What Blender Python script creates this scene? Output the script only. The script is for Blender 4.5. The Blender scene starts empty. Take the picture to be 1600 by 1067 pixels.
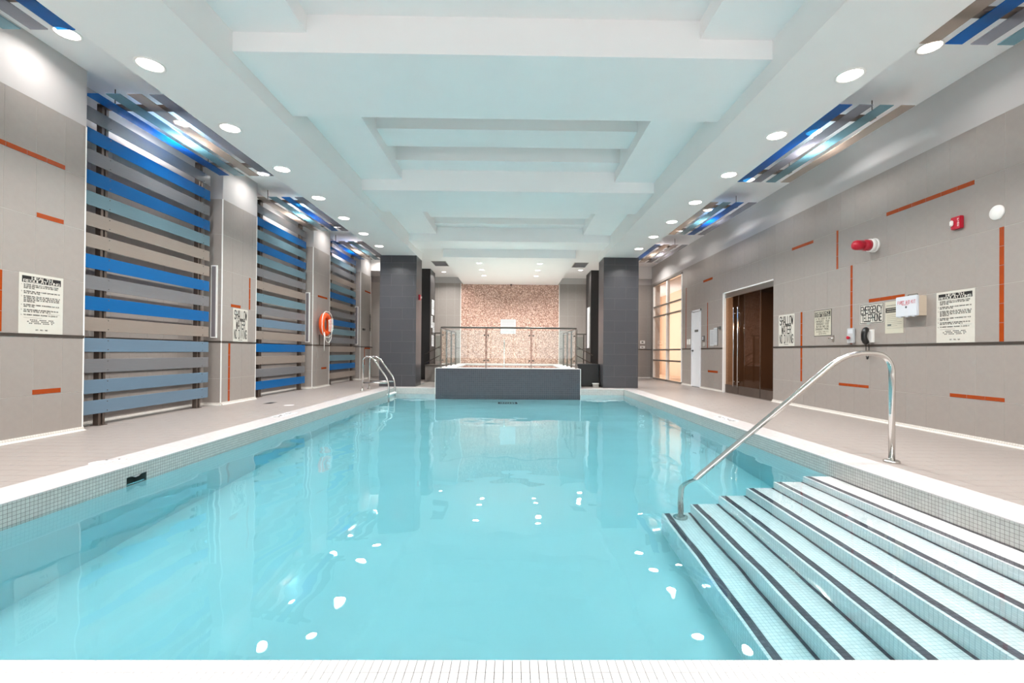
import bpy, bmesh, math, random
from mathutils import Vector, Matrix
random.seed(4)
scene = bpy.context.scene
COL = scene.collection

# ------------------------------------------------------------------ camera
def cam_axes(p, y, r):
    right = Vector((math.cos(y), math.sin(y), 0)); fwd = Vector((-math.sin(y), math.cos(y), 0)); up = Vector((0, 0, 1))
    fwd, up = fwd*math.cos(p)+up*math.sin(p), up*math.cos(p)-fwd*math.sin(p)
    right, up = right*math.cos(r)+up*math.sin(r), up*math.cos(r)-right*math.sin(r)
    return right, up, fwd
cr, cu, cf = cam_axes(5.896e-3, -1.1711e-2, 7.9905e-3)
cd = bpy.data.cameras.new('camera'); cam = bpy.data.objects.new('camera', cd); COL.objects.link(cam)
cam.matrix_world = Matrix(((cr.x, cu.x, -cf.x, 0), (cr.y, cu.y, -cf.y, 0), (cr.z, cu.z, -cf.z, .94), (0, 0, 0, 1)))
cd.sensor_width = 36; cd.lens = 711/1600*36; cd.shift_x = -10.32/1600; cd.shift_y = 12.45/1600
cd.clip_start = .05; cd.clip_end = 200
scene.camera = cam

# ------------------------------------------------------------------ world (grey daylight beyond the windows behind the viewer), exposure
w = bpy.data.worlds.new('world'); scene.world = w; w.use_nodes = True
w.node_tree.nodes['Background'].inputs[0].default_value = (.93, .97, 1, 1)
w.node_tree.nodes['Background'].inputs[1].default_value = 3.2
vs = scene.view_settings
vs.view_transform = 'Standard'; vs.look = 'None'; vs.gamma = 1; vs.use_curve_mapping = False
vs.exposure = 0.28
try:
    c = scene.cycles
    c.max_bounces = 12; c.diffuse_bounces = 5; c.glossy_bounces = 5; c.transmission_bounces = 10; c.transparent_max_bounces = 16
    c.sample_clamp_indirect = 0; c.use_denoising = True
    c.blur_glossy = 1.0
except Exception:
    pass
P_SOFFIT, P_RECESS, P_BAY, P_SPA = 28, 7, 15, 38
C_LAMP = (1.0, .975, .95)

# ------------------------------------------------------------------ materials
MATS = {}
def new_mat(name):
    m = bpy.data.materials.new(name); m.use_nodes = True
    nt = m.node_tree; nt.nodes.clear()
    out = nt.nodes.new('ShaderNodeOutputMaterial')
    MATS[name] = m
    return m, nt, out
def lin(c):
    return tuple(((v/255)/12.92 if v/255 <= .04045 else ((v/255+.055)/1.055)**2.4) for v in c) + (1,)
def N(nt, t, **kw):
    n = nt.nodes.new(t)
    for k, v in kw.items():
        setattr(n, k, v)
    return n
def L(nt, a, b): nt.links.new(a, b)
def math_n(nt, op, a, b=None):
    n = N(nt, 'ShaderNodeMath', operation=op)
    for i, v in enumerate((a, b)):
        if v is None: continue
        if isinstance(v, (int, float)): n.inputs[i].default_value = v
        else: L(nt, v, n.inputs[i])
    return n.outputs[0]
def plain(name, rgb, rough=.5, metal=0, spec=.5, noise=.04, nscale=3, bump=0, bscale=60, emit=None, estr=0, stretch=(1, 1, 1)):
    m, nt, out = new_mat(name)
    b = N(nt, 'ShaderNodeBsdfPrincipled')
    tc = N(nt, 'ShaderNodeTexCoord'); mp = N(nt, 'ShaderNodeMapping'); mp.inputs['Scale'].default_value = stretch
    L(nt, tc.outputs['Object'], mp.inputs[0])
    nz = N(nt, 'ShaderNodeTexNoise'); nz.inputs['Scale'].default_value = nscale; nz.inputs['Detail'].default_value = 3
    L(nt, mp.outputs[0], nz.inputs['Vector'])
    mx = N(nt, 'ShaderNodeMix', data_type='RGBA')
    c = lin(rgb)
    mx.inputs[6].default_value = tuple(max(0, v*(1-noise*2)) for v in c[:3])+(1,)
    mx.inputs[7].default_value = tuple(min(1, v*(1+noise*2)) for v in c[:3])+(1,)
    L(nt, nz.outputs['Fac'], mx.inputs[0]); L(nt, mx.outputs[2], b.inputs['Base Color'])
    b.inputs['Roughness'].default_value = rough; b.inputs['Metallic'].default_value = metal
    b.inputs['Specular IOR Level'].default_value = spec
    if bump:
        nb = N(nt, 'ShaderNodeTexNoise'); nb.inputs['Scale'].default_value = bscale
        L(nt, tc.outputs['Object'], nb.inputs['Vector'])
        bp = N(nt, 'ShaderNodeBump'); bp.inputs['Strength'].default_value = bump; bp.inputs['Distance'].default_value = .002
        L(nt, nb.outputs['Fac'], bp.inputs['Height']); L(nt, bp.outputs[0], b.inputs['Normal'])
    if emit:
        b.inputs['Emission Color'].default_value = lin(emit); b.inputs['Emission Strength'].default_value = estr
    L(nt, b.outputs[0], out.inputs[0])
    return m
def mosaic(name, tile_rgb, grout_rgb, pitch=.0258, width=.11, rough=.25, vary=.06, off=(0, 0, 0)):
    """square glazed mosaic: a grid on every face, grout set back by bump"""
    m, nt, out = new_mat(name)
    b = N(nt, 'ShaderNodeBsdfPrincipled'); b.inputs['Roughness'].default_value = rough
    tc = N(nt, 'ShaderNodeTexCoord'); ge = N(nt, 'ShaderNodeNewGeometry')
    sp = N(nt, 'ShaderNodeSeparateXYZ'); sn = N(nt, 'ShaderNodeSeparateXYZ')
    L(nt, tc.outputs['Object'], sp.inputs[0]); L(nt, ge.outputs['True Normal'], sn.inputs[0])
    tot = None; cells = []
    for i in range(3):
        v = math_n(nt, 'DIVIDE', math_n(nt, 'ADD', sp.outputs[i], off[i]+50), pitch)
        fr = math_n(nt, 'FRACT', v)
        d = math_n(nt, 'ABSOLUTE', math_n(nt, 'SUBTRACT', fr, .5))
        ln = math_n(nt, 'GREATER_THAN', d, .5-width/2)
        flat = math_n(nt, 'LESS_THAN', math_n(nt, 'ABSOLUTE', sn.outputs[i]), .7)
        ln = math_n(nt, 'MULTIPLY', ln, flat)
        tot = ln if tot is None else math_n(nt, 'MAXIMUM', tot, ln)
        cells.append(math_n(nt, 'FLOOR', v))
    cb = N(nt, 'ShaderNodeCombineXYZ')
    for i in range(3): L(nt, cells[i], cb.inputs[i])
    wn = N(nt, 'ShaderNodeTexWhiteNoise'); L(nt, cb.outputs[0], wn.inputs['Vector'])
    c = lin(tile_rgb)
    m1 = N(nt, 'ShaderNodeMix', data_type='RGBA')
    m1.inputs[6].default_value = tuple(v*(1-vary) for v in c[:3])+(1,); m1.inputs[7].default_value = tuple(min(1, v*(1+vary)) for v in c[:3])+(1,)
    L(nt, wn.outputs['Value'], m1.inputs[0])
    m2 = N(nt, 'ShaderNodeMix', data_type='RGBA'); L(nt, tot, m2.inputs[0]); L(nt, m1.outputs[2], m2.inputs[6]); m2.inputs[7].default_value = lin(grout_rgb)
    L(nt, m2.outputs[2], b.inputs['Base Color'])
    bp = N(nt, 'ShaderNodeBump', invert=True); bp.inputs['Strength'].default_value = .4; bp.inputs['Distance'].default_value = .001
    L(nt, tot, bp.inputs['Height']); L(nt, bp.outputs[0], b.inputs['Normal'])
    L(nt, b.outputs[0], out.inputs[0])
    return m
def schlick(nt, f0=.04):
    """reflectance of a thin sheet, the same from both faces"""
    g = N(nt, 'ShaderNodeNewGeometry'); d = N(nt, 'ShaderNodeVectorMath', operation='DOT_PRODUCT')
    L(nt, g.outputs['Incoming'], d.inputs[0]); L(nt, g.outputs['Normal'], d.inputs[1])
    p = math_n(nt, 'POWER', math_n(nt, 'SUBTRACT', 1.0, math_n(nt, 'MINIMUM', math_n(nt, 'ABSOLUTE', d.outputs['Value']), 1.0)), 5.0)
    return math_n(nt, 'ADD', math_n(nt, 'MULTIPLY', p, 1-f0), f0)
def glassy(name, rgb=(240, 248, 248), refl=1.0, rough=.0):
    m, nt, out = new_mat(name)
    tr = N(nt, 'ShaderNodeBsdfTransparent'); tr.inputs[0].default_value = lin(rgb)
    gl = N(nt, 'ShaderNodeBsdfGlossy'); gl.inputs['Roughness'].default_value = rough
    mx = N(nt, 'ShaderNodeMixShader'); L(nt, math_n(nt, 'MULTIPLY', schlick(nt), refl), mx.inputs[0])
    L(nt, tr.outputs[0], mx.inputs[1]); L(nt, gl.outputs[0], mx.inputs[2]); L(nt, mx.outputs[0], out.inputs[0])
    return m
def slat_mat(name, rgb, clear=.18, trans=.55, rough=.22):
    """tinted acrylic: part see-through, part light-diffusing, glossy skin"""
    m, nt, out = new_mat(name)
    c = lin(rgb)
    tr = N(nt, 'ShaderNodeBsdfTransparent'); tr.inputs[0].default_value = tuple(v**.4 for v in c[:3])+(1,)
    df = N(nt, 'ShaderNodeBsdfDiffuse'); df.inputs[0].default_value = c
    tl = N(nt, 'ShaderNodeBsdfTranslucent'); tl.inputs[0].default_value = c
    gl = N(nt, 'ShaderNodeBsdfGlossy'); gl.inputs['Roughness'].default_value = rough
    tc = N(nt, 'ShaderNodeTexCoord'); mp = N(nt, 'ShaderNodeMapping'); mp.inputs['Scale'].default_value = (40, 1, 40)
    nz = N(nt, 'ShaderNodeTexNoise'); nz.inputs['Scale'].default_value = 4
    L(nt, tc.outputs['Object'], mp.inputs[0]); L(nt, mp.outputs[0], nz.inputs['Vector'])
    a = N(nt, 'ShaderNodeMixShader'); a.inputs[0].default_value = trans; L(nt, df.outputs[0], a.inputs[1]); L(nt, tl.outputs[0], a.inputs[2])
    b = N(nt, 'ShaderNodeMixShader'); L(nt, math_n(nt, 'ADD', math_n(nt, 'MULTIPLY', nz.outputs['Fac'], .08), clear-.04), b.inputs[0])
    L(nt, a.outputs[0], b.inputs[1]); L(nt, tr.outputs[0], b.inputs[2])
    g = N(nt, 'ShaderNodeMixShader'); L(nt, schlick(nt), g.inputs[0]); L(nt, b.outputs[0], g.inputs[1]); L(nt, gl.outputs[0], g.inputs[2])
    L(nt, g.outputs[0], out.inputs[0])
    return m

M = MATS
plain('paint_white', (246, 244, 243), .6, noise=.01)
plain('paint_soffit', (240, 237, 235), .6, noise=.01)
plain('paint_grey', (190, 185, 183), .6, noise=.01)
plain('wall_tile', (154, 146, 140), .38, noise=.035, nscale=2.2, stretch=(6, 6, .4), bump=.15, bscale=30)
plain('grout', (218, 211, 205), .8, noise=.02)
plain('orange_tile', (158, 64, 14), .25, noise=.08, nscale=8)
plain('dark_tile', (71, 71, 75), .3, noise=.06, nscale=2, stretch=(1, 1, 6))
plain('dark_grout', (126, 126, 130), .8)
plain('near_black', (40, 38, 37), .4, noise=.05)  # unlit look of the rear columns put into the base colour
plain('chair_rail', (96, 88, 82), .35, metal=.6)
plain('deck_tile', (148, 139, 134), .42, noise=.05, nscale=3, stretch=(1, 8, 1), bump=.1, bscale=40)
plain('deck_grout', (128, 120, 115), .9)
plain('coping_white', (206, 200, 199), .35, noise=.01)
plain('coping_tile', (228, 226, 226), .3, noise=.01)
plain('coping_grout', (186, 184, 184), .9)
plain('plaster', (190, 224, 228), .7, noise=.015, nscale=.6)
plain('steel', (208, 206, 202), .16, metal=1, noise=.01)
plain('steel_brushed', (190, 186, 180), .32, metal=1, noise=.03, nscale=12)
plain('skimmer_shade', (70, 92, 90), .5)
plain('guard_steel', (104, 98, 92), .42, metal=.7, noise=.02)
plain('post_metal', (112, 100, 92), .38, metal=.75, noise=.1, nscale=6)
plain('trim_white', (240, 238, 234), .4, noise=.01)
plain('sign_board', (204, 200, 190), .35, noise=.01)
plain('sign_cream', (194, 189, 172), .4, noise=.01)
plain('ink', (22, 20, 20), .5)
plain('ink_grey', (96, 94, 90), .6)
plain('ink_red', (196, 40, 58), .5)
plain('paper', (196, 199, 202), .7, noise=.02)
plain('box_white', (204, 208, 214), .4, noise=.01)
plain('box_side', (208, 192, 172), .5, noise=.02)
plain('red_plastic', (188, 22, 48), .3)
plain('white_plastic', (240, 238, 234), .4)
plain('grey_plastic', (184, 186, 188), .4)
plain('black_plastic', (20, 19, 19), .3)
plain('brass', (150, 140, 124), .3, metal=1)
plain('ring_orange', (242, 92, 30), .45, noise=.05, nscale=6)
plain('rope_white', (244, 242, 236), .8, bump=.4, bscale=300)
plain('door_white', (226, 228, 232), .45, noise=.01)
plain('brown_wall', (136, 118, 104), .7, noise=.05)
plain('brown_floor', (120, 112, 106), .6, noise=.05)
plain('warm_wall', (226, 190, 158), .7, noise=.03)
plain('grille_grey', (178, 174, 168), .6)
plain('panel_grey', (128, 122, 126), .35, noise=.02)
plain('lens', (255, 255, 255), .2, emit=(255, 250, 244), estr=9)
plain('reflector', (225, 225, 228), .15, metal=1)
mosaic('mosaic_face', (204, 203, 198), (124, 118, 115), width=.085)
mosaic('mosaic_step', (252, 251, 250), (206, 210, 212), width=.09)
mosaic('mosaic_strip', (96, 92, 102), (70, 68, 76), width=.08, vary=.2)
mosaic('mosaic_spa', (68, 71, 78), (98, 101, 107), pitch=.05, width=.07)
mosaic('mosaic_top', (204, 198, 197), (180, 175, 173), pitch=.0258, width=.08)
mosaic('mosaic_cove', (214, 209, 202), (180, 172, 164), pitch=.0258, width=.14)
glassy('glass', (243, 248, 246))
glassy('glass_smoked', (206, 186, 168), refl=.6)
glassy('glass_window', (250, 250, 250), refl=.8)
slat_mat('slat_blue', (24, 116, 184), .25, .2)
slat_mat('slat_steel_blue', (122, 146, 166), .15, .2)
slat_mat('slat_teal', (132, 164, 176), .35, .2)
slat_mat('slat_beige', (168, 155, 145), .2, .2)
slat_mat('slat_grey', (162, 162, 165), .5, .2)
slat_mat('ceiling_slat_blue', (26, 126, 202), .40, .5)
slat_mat('ceiling_slat_teal', (140, 180, 192), .5, .5)
slat_mat('ceiling_slat_beige', (206, 190, 178), .5, .5)
slat_mat('ceiling_slat_grey', (170, 170, 180), .5, .5)

def brown_mosaic():
    m, nt, out = new_mat('mosaic_brown')
    b = N(nt, 'ShaderNodeBsdfPrincipled'); b.inputs['Roughness'].default_value = .3
    tc = N(nt, 'ShaderNodeTexCoord'); vo = N(nt, 'ShaderNodeTexVoronoi'); vo.inputs['Scale'].default_value = 40; vo.inputs['Randomness'].default_value = .55
    L(nt, tc.outputs['Object'], vo.inputs['Vector'])
    rp = N(nt, 'ShaderNodeValToRGB'); sx = N(nt, 'ShaderNodeSeparateColor'); L(nt, vo.outputs['Color'], sx.inputs[0]); L(nt, sx.outputs[0], rp.inputs[0])
    rp.color_ramp.elements[0].color = lin((134, 98, 84)); rp.color_ramp.elements[1].color = lin((238, 208, 192))
    e = rp.color_ramp.elements.new(.55); e.color = lin((190, 148, 130))
    L(nt, rp.outputs[0], b.inputs['Base Color']); L(nt, b.outputs[0], out.inputs[0])
brown_mosaic()

WATER_Z = -.155
def water_mat():
    m, nt, out = new_mat('pool_water')
    gl = N(nt, 'ShaderNodeBsdfGlass'); gl.inputs['IOR'].default_value = 1.333; gl.inputs['Roughness'].default_value = 0
    tc = N(nt, 'ShaderNodeTexCoord')
    mp = N(nt, 'ShaderNodeMapping'); mp.inputs['Scale'].default_value = (1, 1.0, 1); L(nt, tc.outputs['Object'], mp.inputs[0])
    n1 = N(nt, 'ShaderNodeTexNoise'); n1.inputs['Scale'].default_value = 1.4; n1.inputs['Detail'].default_value = 2; n1.inputs['Roughness'].default_value = .35
    L(nt, mp.outputs[0], n1.inputs['Vector'])
    bp = N(nt, 'ShaderNodeBump'); bp.inputs['Strength'].default_value = 1; bp.inputs['Distance'].default_value = .011
    L(nt, n1.outputs['Fac'], bp.inputs['Height'])
    L(nt, bp.outputs[0], gl.inputs['Normal'])
    L(nt, gl.outputs[0], out.inputs['Surface'])
    va = N(nt, 'ShaderNodeVolumeAbsorption'); va.inputs['Color'].default_value = (.0, .76, .86, 1); va.inputs['Density'].default_value = .23
    L(nt, va.outputs[0], out.inputs['Volume'])
water_mat()

# ------------------------------------------------------------------ geometry helpers
def box(bm, x0, x1, y0, y1, z0, z1):
    if x0 > x1: x0, x1 = x1, x0
    if y0 > y1: y0, y1 = y1, y0
    if z0 > z1: z0, z1 = z1, z0
    v = [bm.verts.new(p) for p in ((x0, y0, z0), (x1, y0, z0), (x1, y1, z0), (x0, y1, z0), (x0, y0, z1), (x1, y0, z1), (x1, y1, z1), (x0, y1, z1))]
    for f in ((0, 3, 2, 1), (4, 5, 6, 7), (0, 1, 5, 4), (1, 2, 6, 5), (2, 3, 7, 6), (3, 0, 4, 7)):
        bm.faces.new([v[i] for i in f])
def tube(bm, pts, r, n=12, cap=True, rads=None):
    pts = [Vector(p) for p in pts]; rings = []
    ref = None
    for i, p in enumerate(pts):
        t = (pts[min(i+1, len(pts)-1)]-pts[max(i-1, 0)]).normalized()
        if ref is None:
            ref = Vector((0, 0, 1)) if abs(t.z) < .9 else Vector((1, 0, 0))
        a = t.cross(ref).normalized(); b = a.cross(t).normalized(); ref = b
        rr = rads[i] if rads else r
        rings.append([bm.verts.new(p+a*rr*math.cos(2*math.pi*k/n)+b*rr*math.sin(2*math.pi*k/n)) for k in range(n)])
    for i in range(len(rings)-1):
        for k in range(n):
            f = bm.faces.new((rings[i][k], rings[i][(k+1) % n], rings[i+1][(k+1) % n], rings[i+1][k])); f.smooth = True
    if cap:
        bm.faces.new(list(reversed(rings[0]))); bm.faces.new(rings[-1])
def lathe(bm, prof, c, axis='z', n=24):
    """prof: list of (r, h) along axis from c"""
    c = Vector(c); rings = []
    for r, h in prof:
        ring = []
        for k in range(n):
            a = 2*math.pi*k/n
            if axis == 'z': p = Vector((r*math.cos(a), r*math.sin(a), h))
            elif axis == 'x': p = Vector((h, r*math.cos(a), r*math.sin(a)))
            else: p = Vector((r*math.cos(a), h, r*math.sin(a)))
            ring.append(bm.verts.new(c+p))
        rings.append(ring)
    for i in range(len(rings)-1):
        for k in range(n):
            f = bm.faces.new((rings[i][k], rings[i][(k+1) % n], rings[i+1][(k+1) % n], rings[i+1][k])); f.smooth = True
    bm.faces.new(rings[0]); bm.faces.new(rings[-1])
def smooth_path(pts, rad=.08, n=6):
    """round the corners of a polyline"""
    pts = [Vector(p) for p in pts]; out = [pts[0]]
    for i in range(1, len(pts)-1):
        a, b, c = pts[i-1], pts[i], pts[i+1]
        r = min(rad, (b-a).length*.45, (c-b).length*.45)
        p, q = b+(a-b).normalized()*r, b+(c-b).normalized()*r
        for k in range(n+1):
            t = k/n; out.append(p*(1-t)**2+b*2*t*(1-t)+q*t*t)
    out.append(pts[-1]); return out
def link(name, data, parent=None):
    o = bpy.data.objects.new(name, data); COL.objects.link(o)
    if parent: o.parent = parent
    return o
def obj(name, bm, mat, parent=None, recalc=True):
    if recalc: bmesh.ops.recalc_face_normals(bm, faces=bm.faces)
    me = bpy.data.meshes.new(name); bm.to_mesh(me); bm.free()
    for m in (mat if isinstance(mat, (list, tuple)) else [mat]): me.materials.append(M[m])
    return link(name, me, parent)
def boxes(name, lst, mat, parent=None):
    bm = bmesh.new()
    for b in lst: box(bm, *b)
    return obj(name, bm, mat, parent)
def each(name, lst, mat, parent):
    for b in lst: boxes(name, [b], mat, parent)
def tag(o, label=None, cat=None, group=None, kind=None):
    if label: o['label'] = label
    if cat: o['category'] = cat
    if group: o['group'] = group
    if kind: o['kind'] = kind
    return o
def thing(name, label, cat, group=None, loc=(0, 0, 0), kind=None):
    o = link(name, None); o.location = loc
    return tag(o, label, cat, group, kind)
def struct(name, label, cat='structure'):
    return tag(link(name, None), label, cat, kind='structure')

TILE = {}
def tile_mesh(w_, h_, mat, th=.0018, inset=.0006, name='tile'):
    """flat tile lying in local XY, face up (+Z), centred; chamfered rim"""
    k = (round(w_, 3), round(h_, 3), mat, th)
    if k in TILE: return TILE[k]
    a, b = w_/2, h_/2; c, d = a-inset, b-inset
    v = [(-a, -b, 0), (a, -b, 0), (a, b, 0), (-a, b, 0), (-a, -b, th-inset), (a, -b, th-inset), (a, b, th-inset), (-a, b, th-inset), (-c, -d, th), (c, -d, th), (c, d, th), (-c, d, th)]
    f = [(8, 9, 10, 11)]
    for i in range(4):
        j = (i+1) % 4
        f += [(i, j, j+4, i+4), (i+4, j+4, j+8, i+8)]
    me = bpy.data.meshes.new(name); me.from_pydata(v, [], f); me.materials.append(M[mat]); TILE[k] = me
    return me
ROT = {'+x': Matrix(((0, 0, 1), (1, 0, 0), (0, 1, 0))), '-x': Matrix(((0, 0, -1), (-1, 0, 0), (0, 1, 0))),
       '-y': Matrix(((1, 0, 0), (0, 0, -1), (0, 1, 0))), '+y': Matrix(((-1, 0, 0), (0, 0, 1), (0, 1, 0))), '+z': Matrix.Identity(3)}
def put_tile(name, parent, plane, pos, u0, u1, v0, v1, mat, joint=.002, th=.0018):
    """a tile on a wall plane; u runs along the wall (world Y for x-planes, X for y-planes), v is Z (or Y on floors)"""
    me = tile_mesh(abs(u1-u0)-joint, abs(v1-v0)-joint, mat, th)
    o = link(name, me, parent); u, v = (u0+u1)/2, (v0+v1)/2
    if plane in ('+x', '-x'): loc = (pos, u, v)
    elif plane in ('+y', '-y'): loc = (u, pos, v)
    else: loc = (u, v, pos)
    o.matrix_local = Matrix.Translation(loc) @ ROT[plane].to_4x4()
    return o
ROWS = [(.0, .45), (.45, 1.06), (1.09, 1.7), (1.7, 2.3), (2.3, 2.9), (2.9, 3.5)]
def tile_wall(parent, plane, pos, u0, u1, start, holes=(), rows=ROWS, step=.3, mat='wall_tile'):
    us = [u0]; u = start
    while u <= u0+.02: u += step
    while u < u1-.02:
        us.append(u); u += step
    us.append(u1)
    for a, b in zip(us, us[1:]):
        for z0, z1 in rows:
            segs = [(a, b, z0, z1)]
            for (h0, h1, g0, g1) in holes:
                nxt = []
                for (p, q, r, s) in segs:
                    if q <= h0+.01 or p >= h1-.01 or s <= g0+.01 or r >= g1-.01: nxt.append((p, q, r, s)); continue
                    if p < h0-.01: nxt.append((p, h0, r, s))
                    if q > h1+.01: nxt.append((h1, q, r, s))
                    p2, q2 = max(p, h0), min(q, h1)
                    if s > g1+.01: nxt.append((p2, q2, max(g1, r), s))
                    if r < g0-.01: nxt.append((p2, q2, r, min(g0, s)))
                segs = nxt
            for (p, q, r, s) in segs:
                if q-p > .015 and s-r > .015: put_tile('tile', parent, plane, pos, p, q, r, s, mat)
def accent(parent, plane, pos, u0, u1, v0, v1, seg=.2):
    """a strip of small orange tiles"""
    along_u = abs(u1-u0) > abs(v1-v0)
    ln = abs(u1-u0) if along_u else abs(v1-v0); n = max(1, round(ln/seg))
    for i in range(n):
        if along_u: put_tile('accent_tile', parent, plane, pos, u0+(u1-u0)*i/n, u0+(u1-u0)*(i+1)/n, v0, v1, 'orange_tile', .004, .0032)
        else: put_tile('accent_tile', parent, plane, pos, u0, u1, v0+(v1-v0)*i/n, v0+(v1-v0)*(i+1)/n, 'orange_tile', .004, .0032)

# ================================================================== the room
XP, XB, XR, YF, YB = -4.95, -5.25, 5.15, 17.0, -4.2      # pillar face, bay wall, right wall, far wall, wall behind the viewer
PL, PR_, PY0, PY1 = -3.10, 2.88, 1.405, 11.80            # pool
ZC = 4.15
TF = .0018                                                # tile thickness; tile faces lie on the measured planes

# ---- floor (deck)
flo = struct('floor', 'beige rectangular tiled pool deck around the water', 'floor')
CPW = .335
deck = [(XB-.1, PL-CPW, YB, YF), (PR_+CPW, XR+.1, YB, YF), (PL-CPW, PR_+CPW, YB, .95), (PL-CPW, PR_+CPW, PY1+.30, YF)]
boxes('deck_slab', [(a, b, c_, d, -.30, -TF) for a, b, c_, d in deck], 'deck_grout', flo)
near = []; rest = []
for side, (x0, x1) in enumerate(((XB+.02, PL-CPW), (PR_+CPW, XR-.02))):
    r = 0; y = 1.6
    while y < YF-.01:
        y1 = min(y+.15, YF); off = (.15 if r % 2 else 0)
        xs = [x0]; x = x0+.3-off if off else x0+.3
        while x < x1-.02: xs.append(x); x += .3
        xs.append(x1)
        for a, b in zip(xs, xs[1:]): near.append((math.hypot((a+b)/2, (y+y1)/2), a, b, y, y1))
        y += .15; r += 1
def in_view(x, y): return y > .3 and abs(x)/y < 1.16
near.sort(key=lambda t: (not in_view((t[1]+t[2])/2, (t[3]+t[4])/2), t[0]))
for d, a, b, y0, y1 in near[:296]: put_tile('tile', flo, '+z', -TF, a, b, y0, y1, 'deck_tile', .003)
bm = bmesh.new()
for d, a, b, y0, y1 in near[296:]: box(bm, a+.0015, b-.0015, y0+.0015, y1-.0015, -TF, 0)
x = PL-CPW
while x < PR_+CPW-.01:                                    # strip beyond the pool's far end
    y = PY1+.30
    while y < YF-.02:
        box(bm, x+.0015, min(x+.3, PR_+CPW)-.0015, y+.0015, min(y+.15, YF)-.0015, -TF, 0); y += .15
    x += .3
tag(obj('tile_field', bm, 'deck_tile', flo), kind='stuff')

# ---- left wall: four tiled pillars with recessed bays between
wl = struct('wall_left', 'left wall of beige tiles in recessed bays between the pillars', 'wall')
boxes('wall_body', [(XB-.3, XB-TF, YB, YF, -.1, 3.5), (XB-.3, XB-.005, YB, YF, 3.5, ZC+.1)], ['grout'], wl)
boxes('paint_band', [(XB-.004, XB, 1.2, YF, 3.5, ZC)], 'paint_grey', wl)
PILL = [(4.27, 5.30), (7.77, 8.80), (11.27, 12.30), (14.77, 15.8)]
for (a, b) in ((5.30, 7.77), (8.80, 11.27), (12.30, 14.77)):
    tile_wall(wl, '+x', XB-TF, a, b, a+.085)
each('chair_rail', [(XB-.006, XB+.006, 1.2, YF, 1.06, 1.09)], 'chair_rail', wl)
names = ['nearest tiled pillar carrying the health sign beside the first blue slat screen', 'tiled pillar with the shallow water sign between first and second slat screens',
         'tiled pillar with the orange life ring', 'last tiled pillar behind the chrome pool ladder']
for i, (a, b) in enumerate(PILL):
    if i == 0: a = 3.9
    p = struct('pillar', names[i], 'pillar')
    boxes('core', [(XB-.05, XP-TF, a+TF, b-TF, 0, 3.5)], 'grout', p)
    boxes('plaster_top', [(XB-.05, XP, a, b, 3.5, ZC)], 'paint_grey', p)
    st = 4.155+.3 if i == 0 else a-.015
    tile_wall(p, '+x', XP-TF, a, b, st)
    for z0, z1 in ROWS:
        put_tile('tile', p, '-y', a+TF, XB, XP, z0, z1, 'wall_tile')
        put_tile('tile', p, '+y', b-TF, XB, XP, z0, z1, 'wall_tile')
    each('chair_rail', [(XP-.006, XP+.006, a, b, 1.06, 1.09), (XB, XP, a-.006, a+.006, 1.06, 1.09)], 'chair_rail', p)
    each('corner_trim', [(XP-.010, XP+.004, a-.004, a+.010, 0, 3.5), (XP-.010, XP+.004, b-.010, b+.004, 0, 3.5)], 'trim_white', p)
    acc = [[(4.08, 5.058, 2.903, 2.955), (4.764, 5.05, 2.300, 2.352), (4.41, 4.458, 1.10, 1.70), (4.745, 5.043, .459, .513)],
           [(8.02, 8.306, 1.690, 1.745), (8.56, 8.605, 1.692, 2.292), (7.96, 8.018, .03, 1.055)],
           [(11.55, 12.137, 2.294, 2.347), (11.80, 12.124, .456, .51)],
           [(15.17, 15.78, 2.91, 2.962), (15.2, 15.8, 1.0, 1.055), (15.17, 15.225, .477, 1.03)]][i]
    for t in acc: accent(p, '+x', XP-TF+.001, *t)
# cove bases (white mosaic)
def cove(name, segs, label):
    bm = bmesh.new()
    for (x0, y0, x1, y1, nx, ny) in segs:
        pr = [(0, .045), (.012, .045), (.018, .02), (.045, .004), (.045, 0), (0, 0)]
        ra = [bm.verts.new((x0+nx*p[0], y0+ny*p[0], p[1])) for p in pr]; rb = [bm.verts.new((x1+nx*p[0], y1+ny*p[0], p[1])) for p in pr]
        for k in range(len(pr)): bm.faces.new((ra[k], ra[(k+1) % 6], rb[(k+1) % 6], rb[k]))
        bm.faces.new(ra); bm.faces.new(list(reversed(rb)))
    o = obj(name, bm, 'mosaic_cove'); tag(o, label, 'baseboard', kind='structure')
segs = []
for i, (a, b) in enumerate(PILL):
    if i == 0: a = 3.9
    segs += [(XP, a, XP, b, 1, 0), (XB, a, XP, a, 0, -1)]
for (a, b) in ((5.30, 7.77), (8.80, 11.27), (12.30, 14.77)): segs.append((XB, a, XB, b, 1, 0))
cove('baseboard_left', segs, 'white mosaic cove base along the left wall and pillars')

# ---- right wall
DY0, DY1, DZ = 8.96, 11.12, 2.43            # glass entrance
WY0, WY1, WZ = 13.82, 16.68, 3.42           # window
SY0, SY1, SZ = 12.43, 13.08, 2.17           # white service door
wr = struct('wall_right', 'long right wall of tall beige tiles with orange accent strips', 'wall')
hol = [(DY0, DY1, -.1, DZ), (WY0, WY1, -.1, WZ), (SY0, SY1, -.1, SZ)]
ys = [YB, DY0, DY1, SY0, SY1, WY0, WY1, YF]
body = []
for a, b in zip(ys, ys[1:]):
    z0 = -.1
    for h in hol:
        if abs(h[0]-a) < .01: z0 = h[3]
    body.append((XR+TF, XR+.24, a, b, z0, 3.5))
boxes('wall_body', body, 'grout', wr)
boxes('paint_band', [(XR, XR+.24, YB, YF, 3.5, ZC+.1)], 'paint_grey', wr)
tile_wall(wr, '-x', XR+TF, 3.2, YF, 3.21, hol)
rl = []
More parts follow.
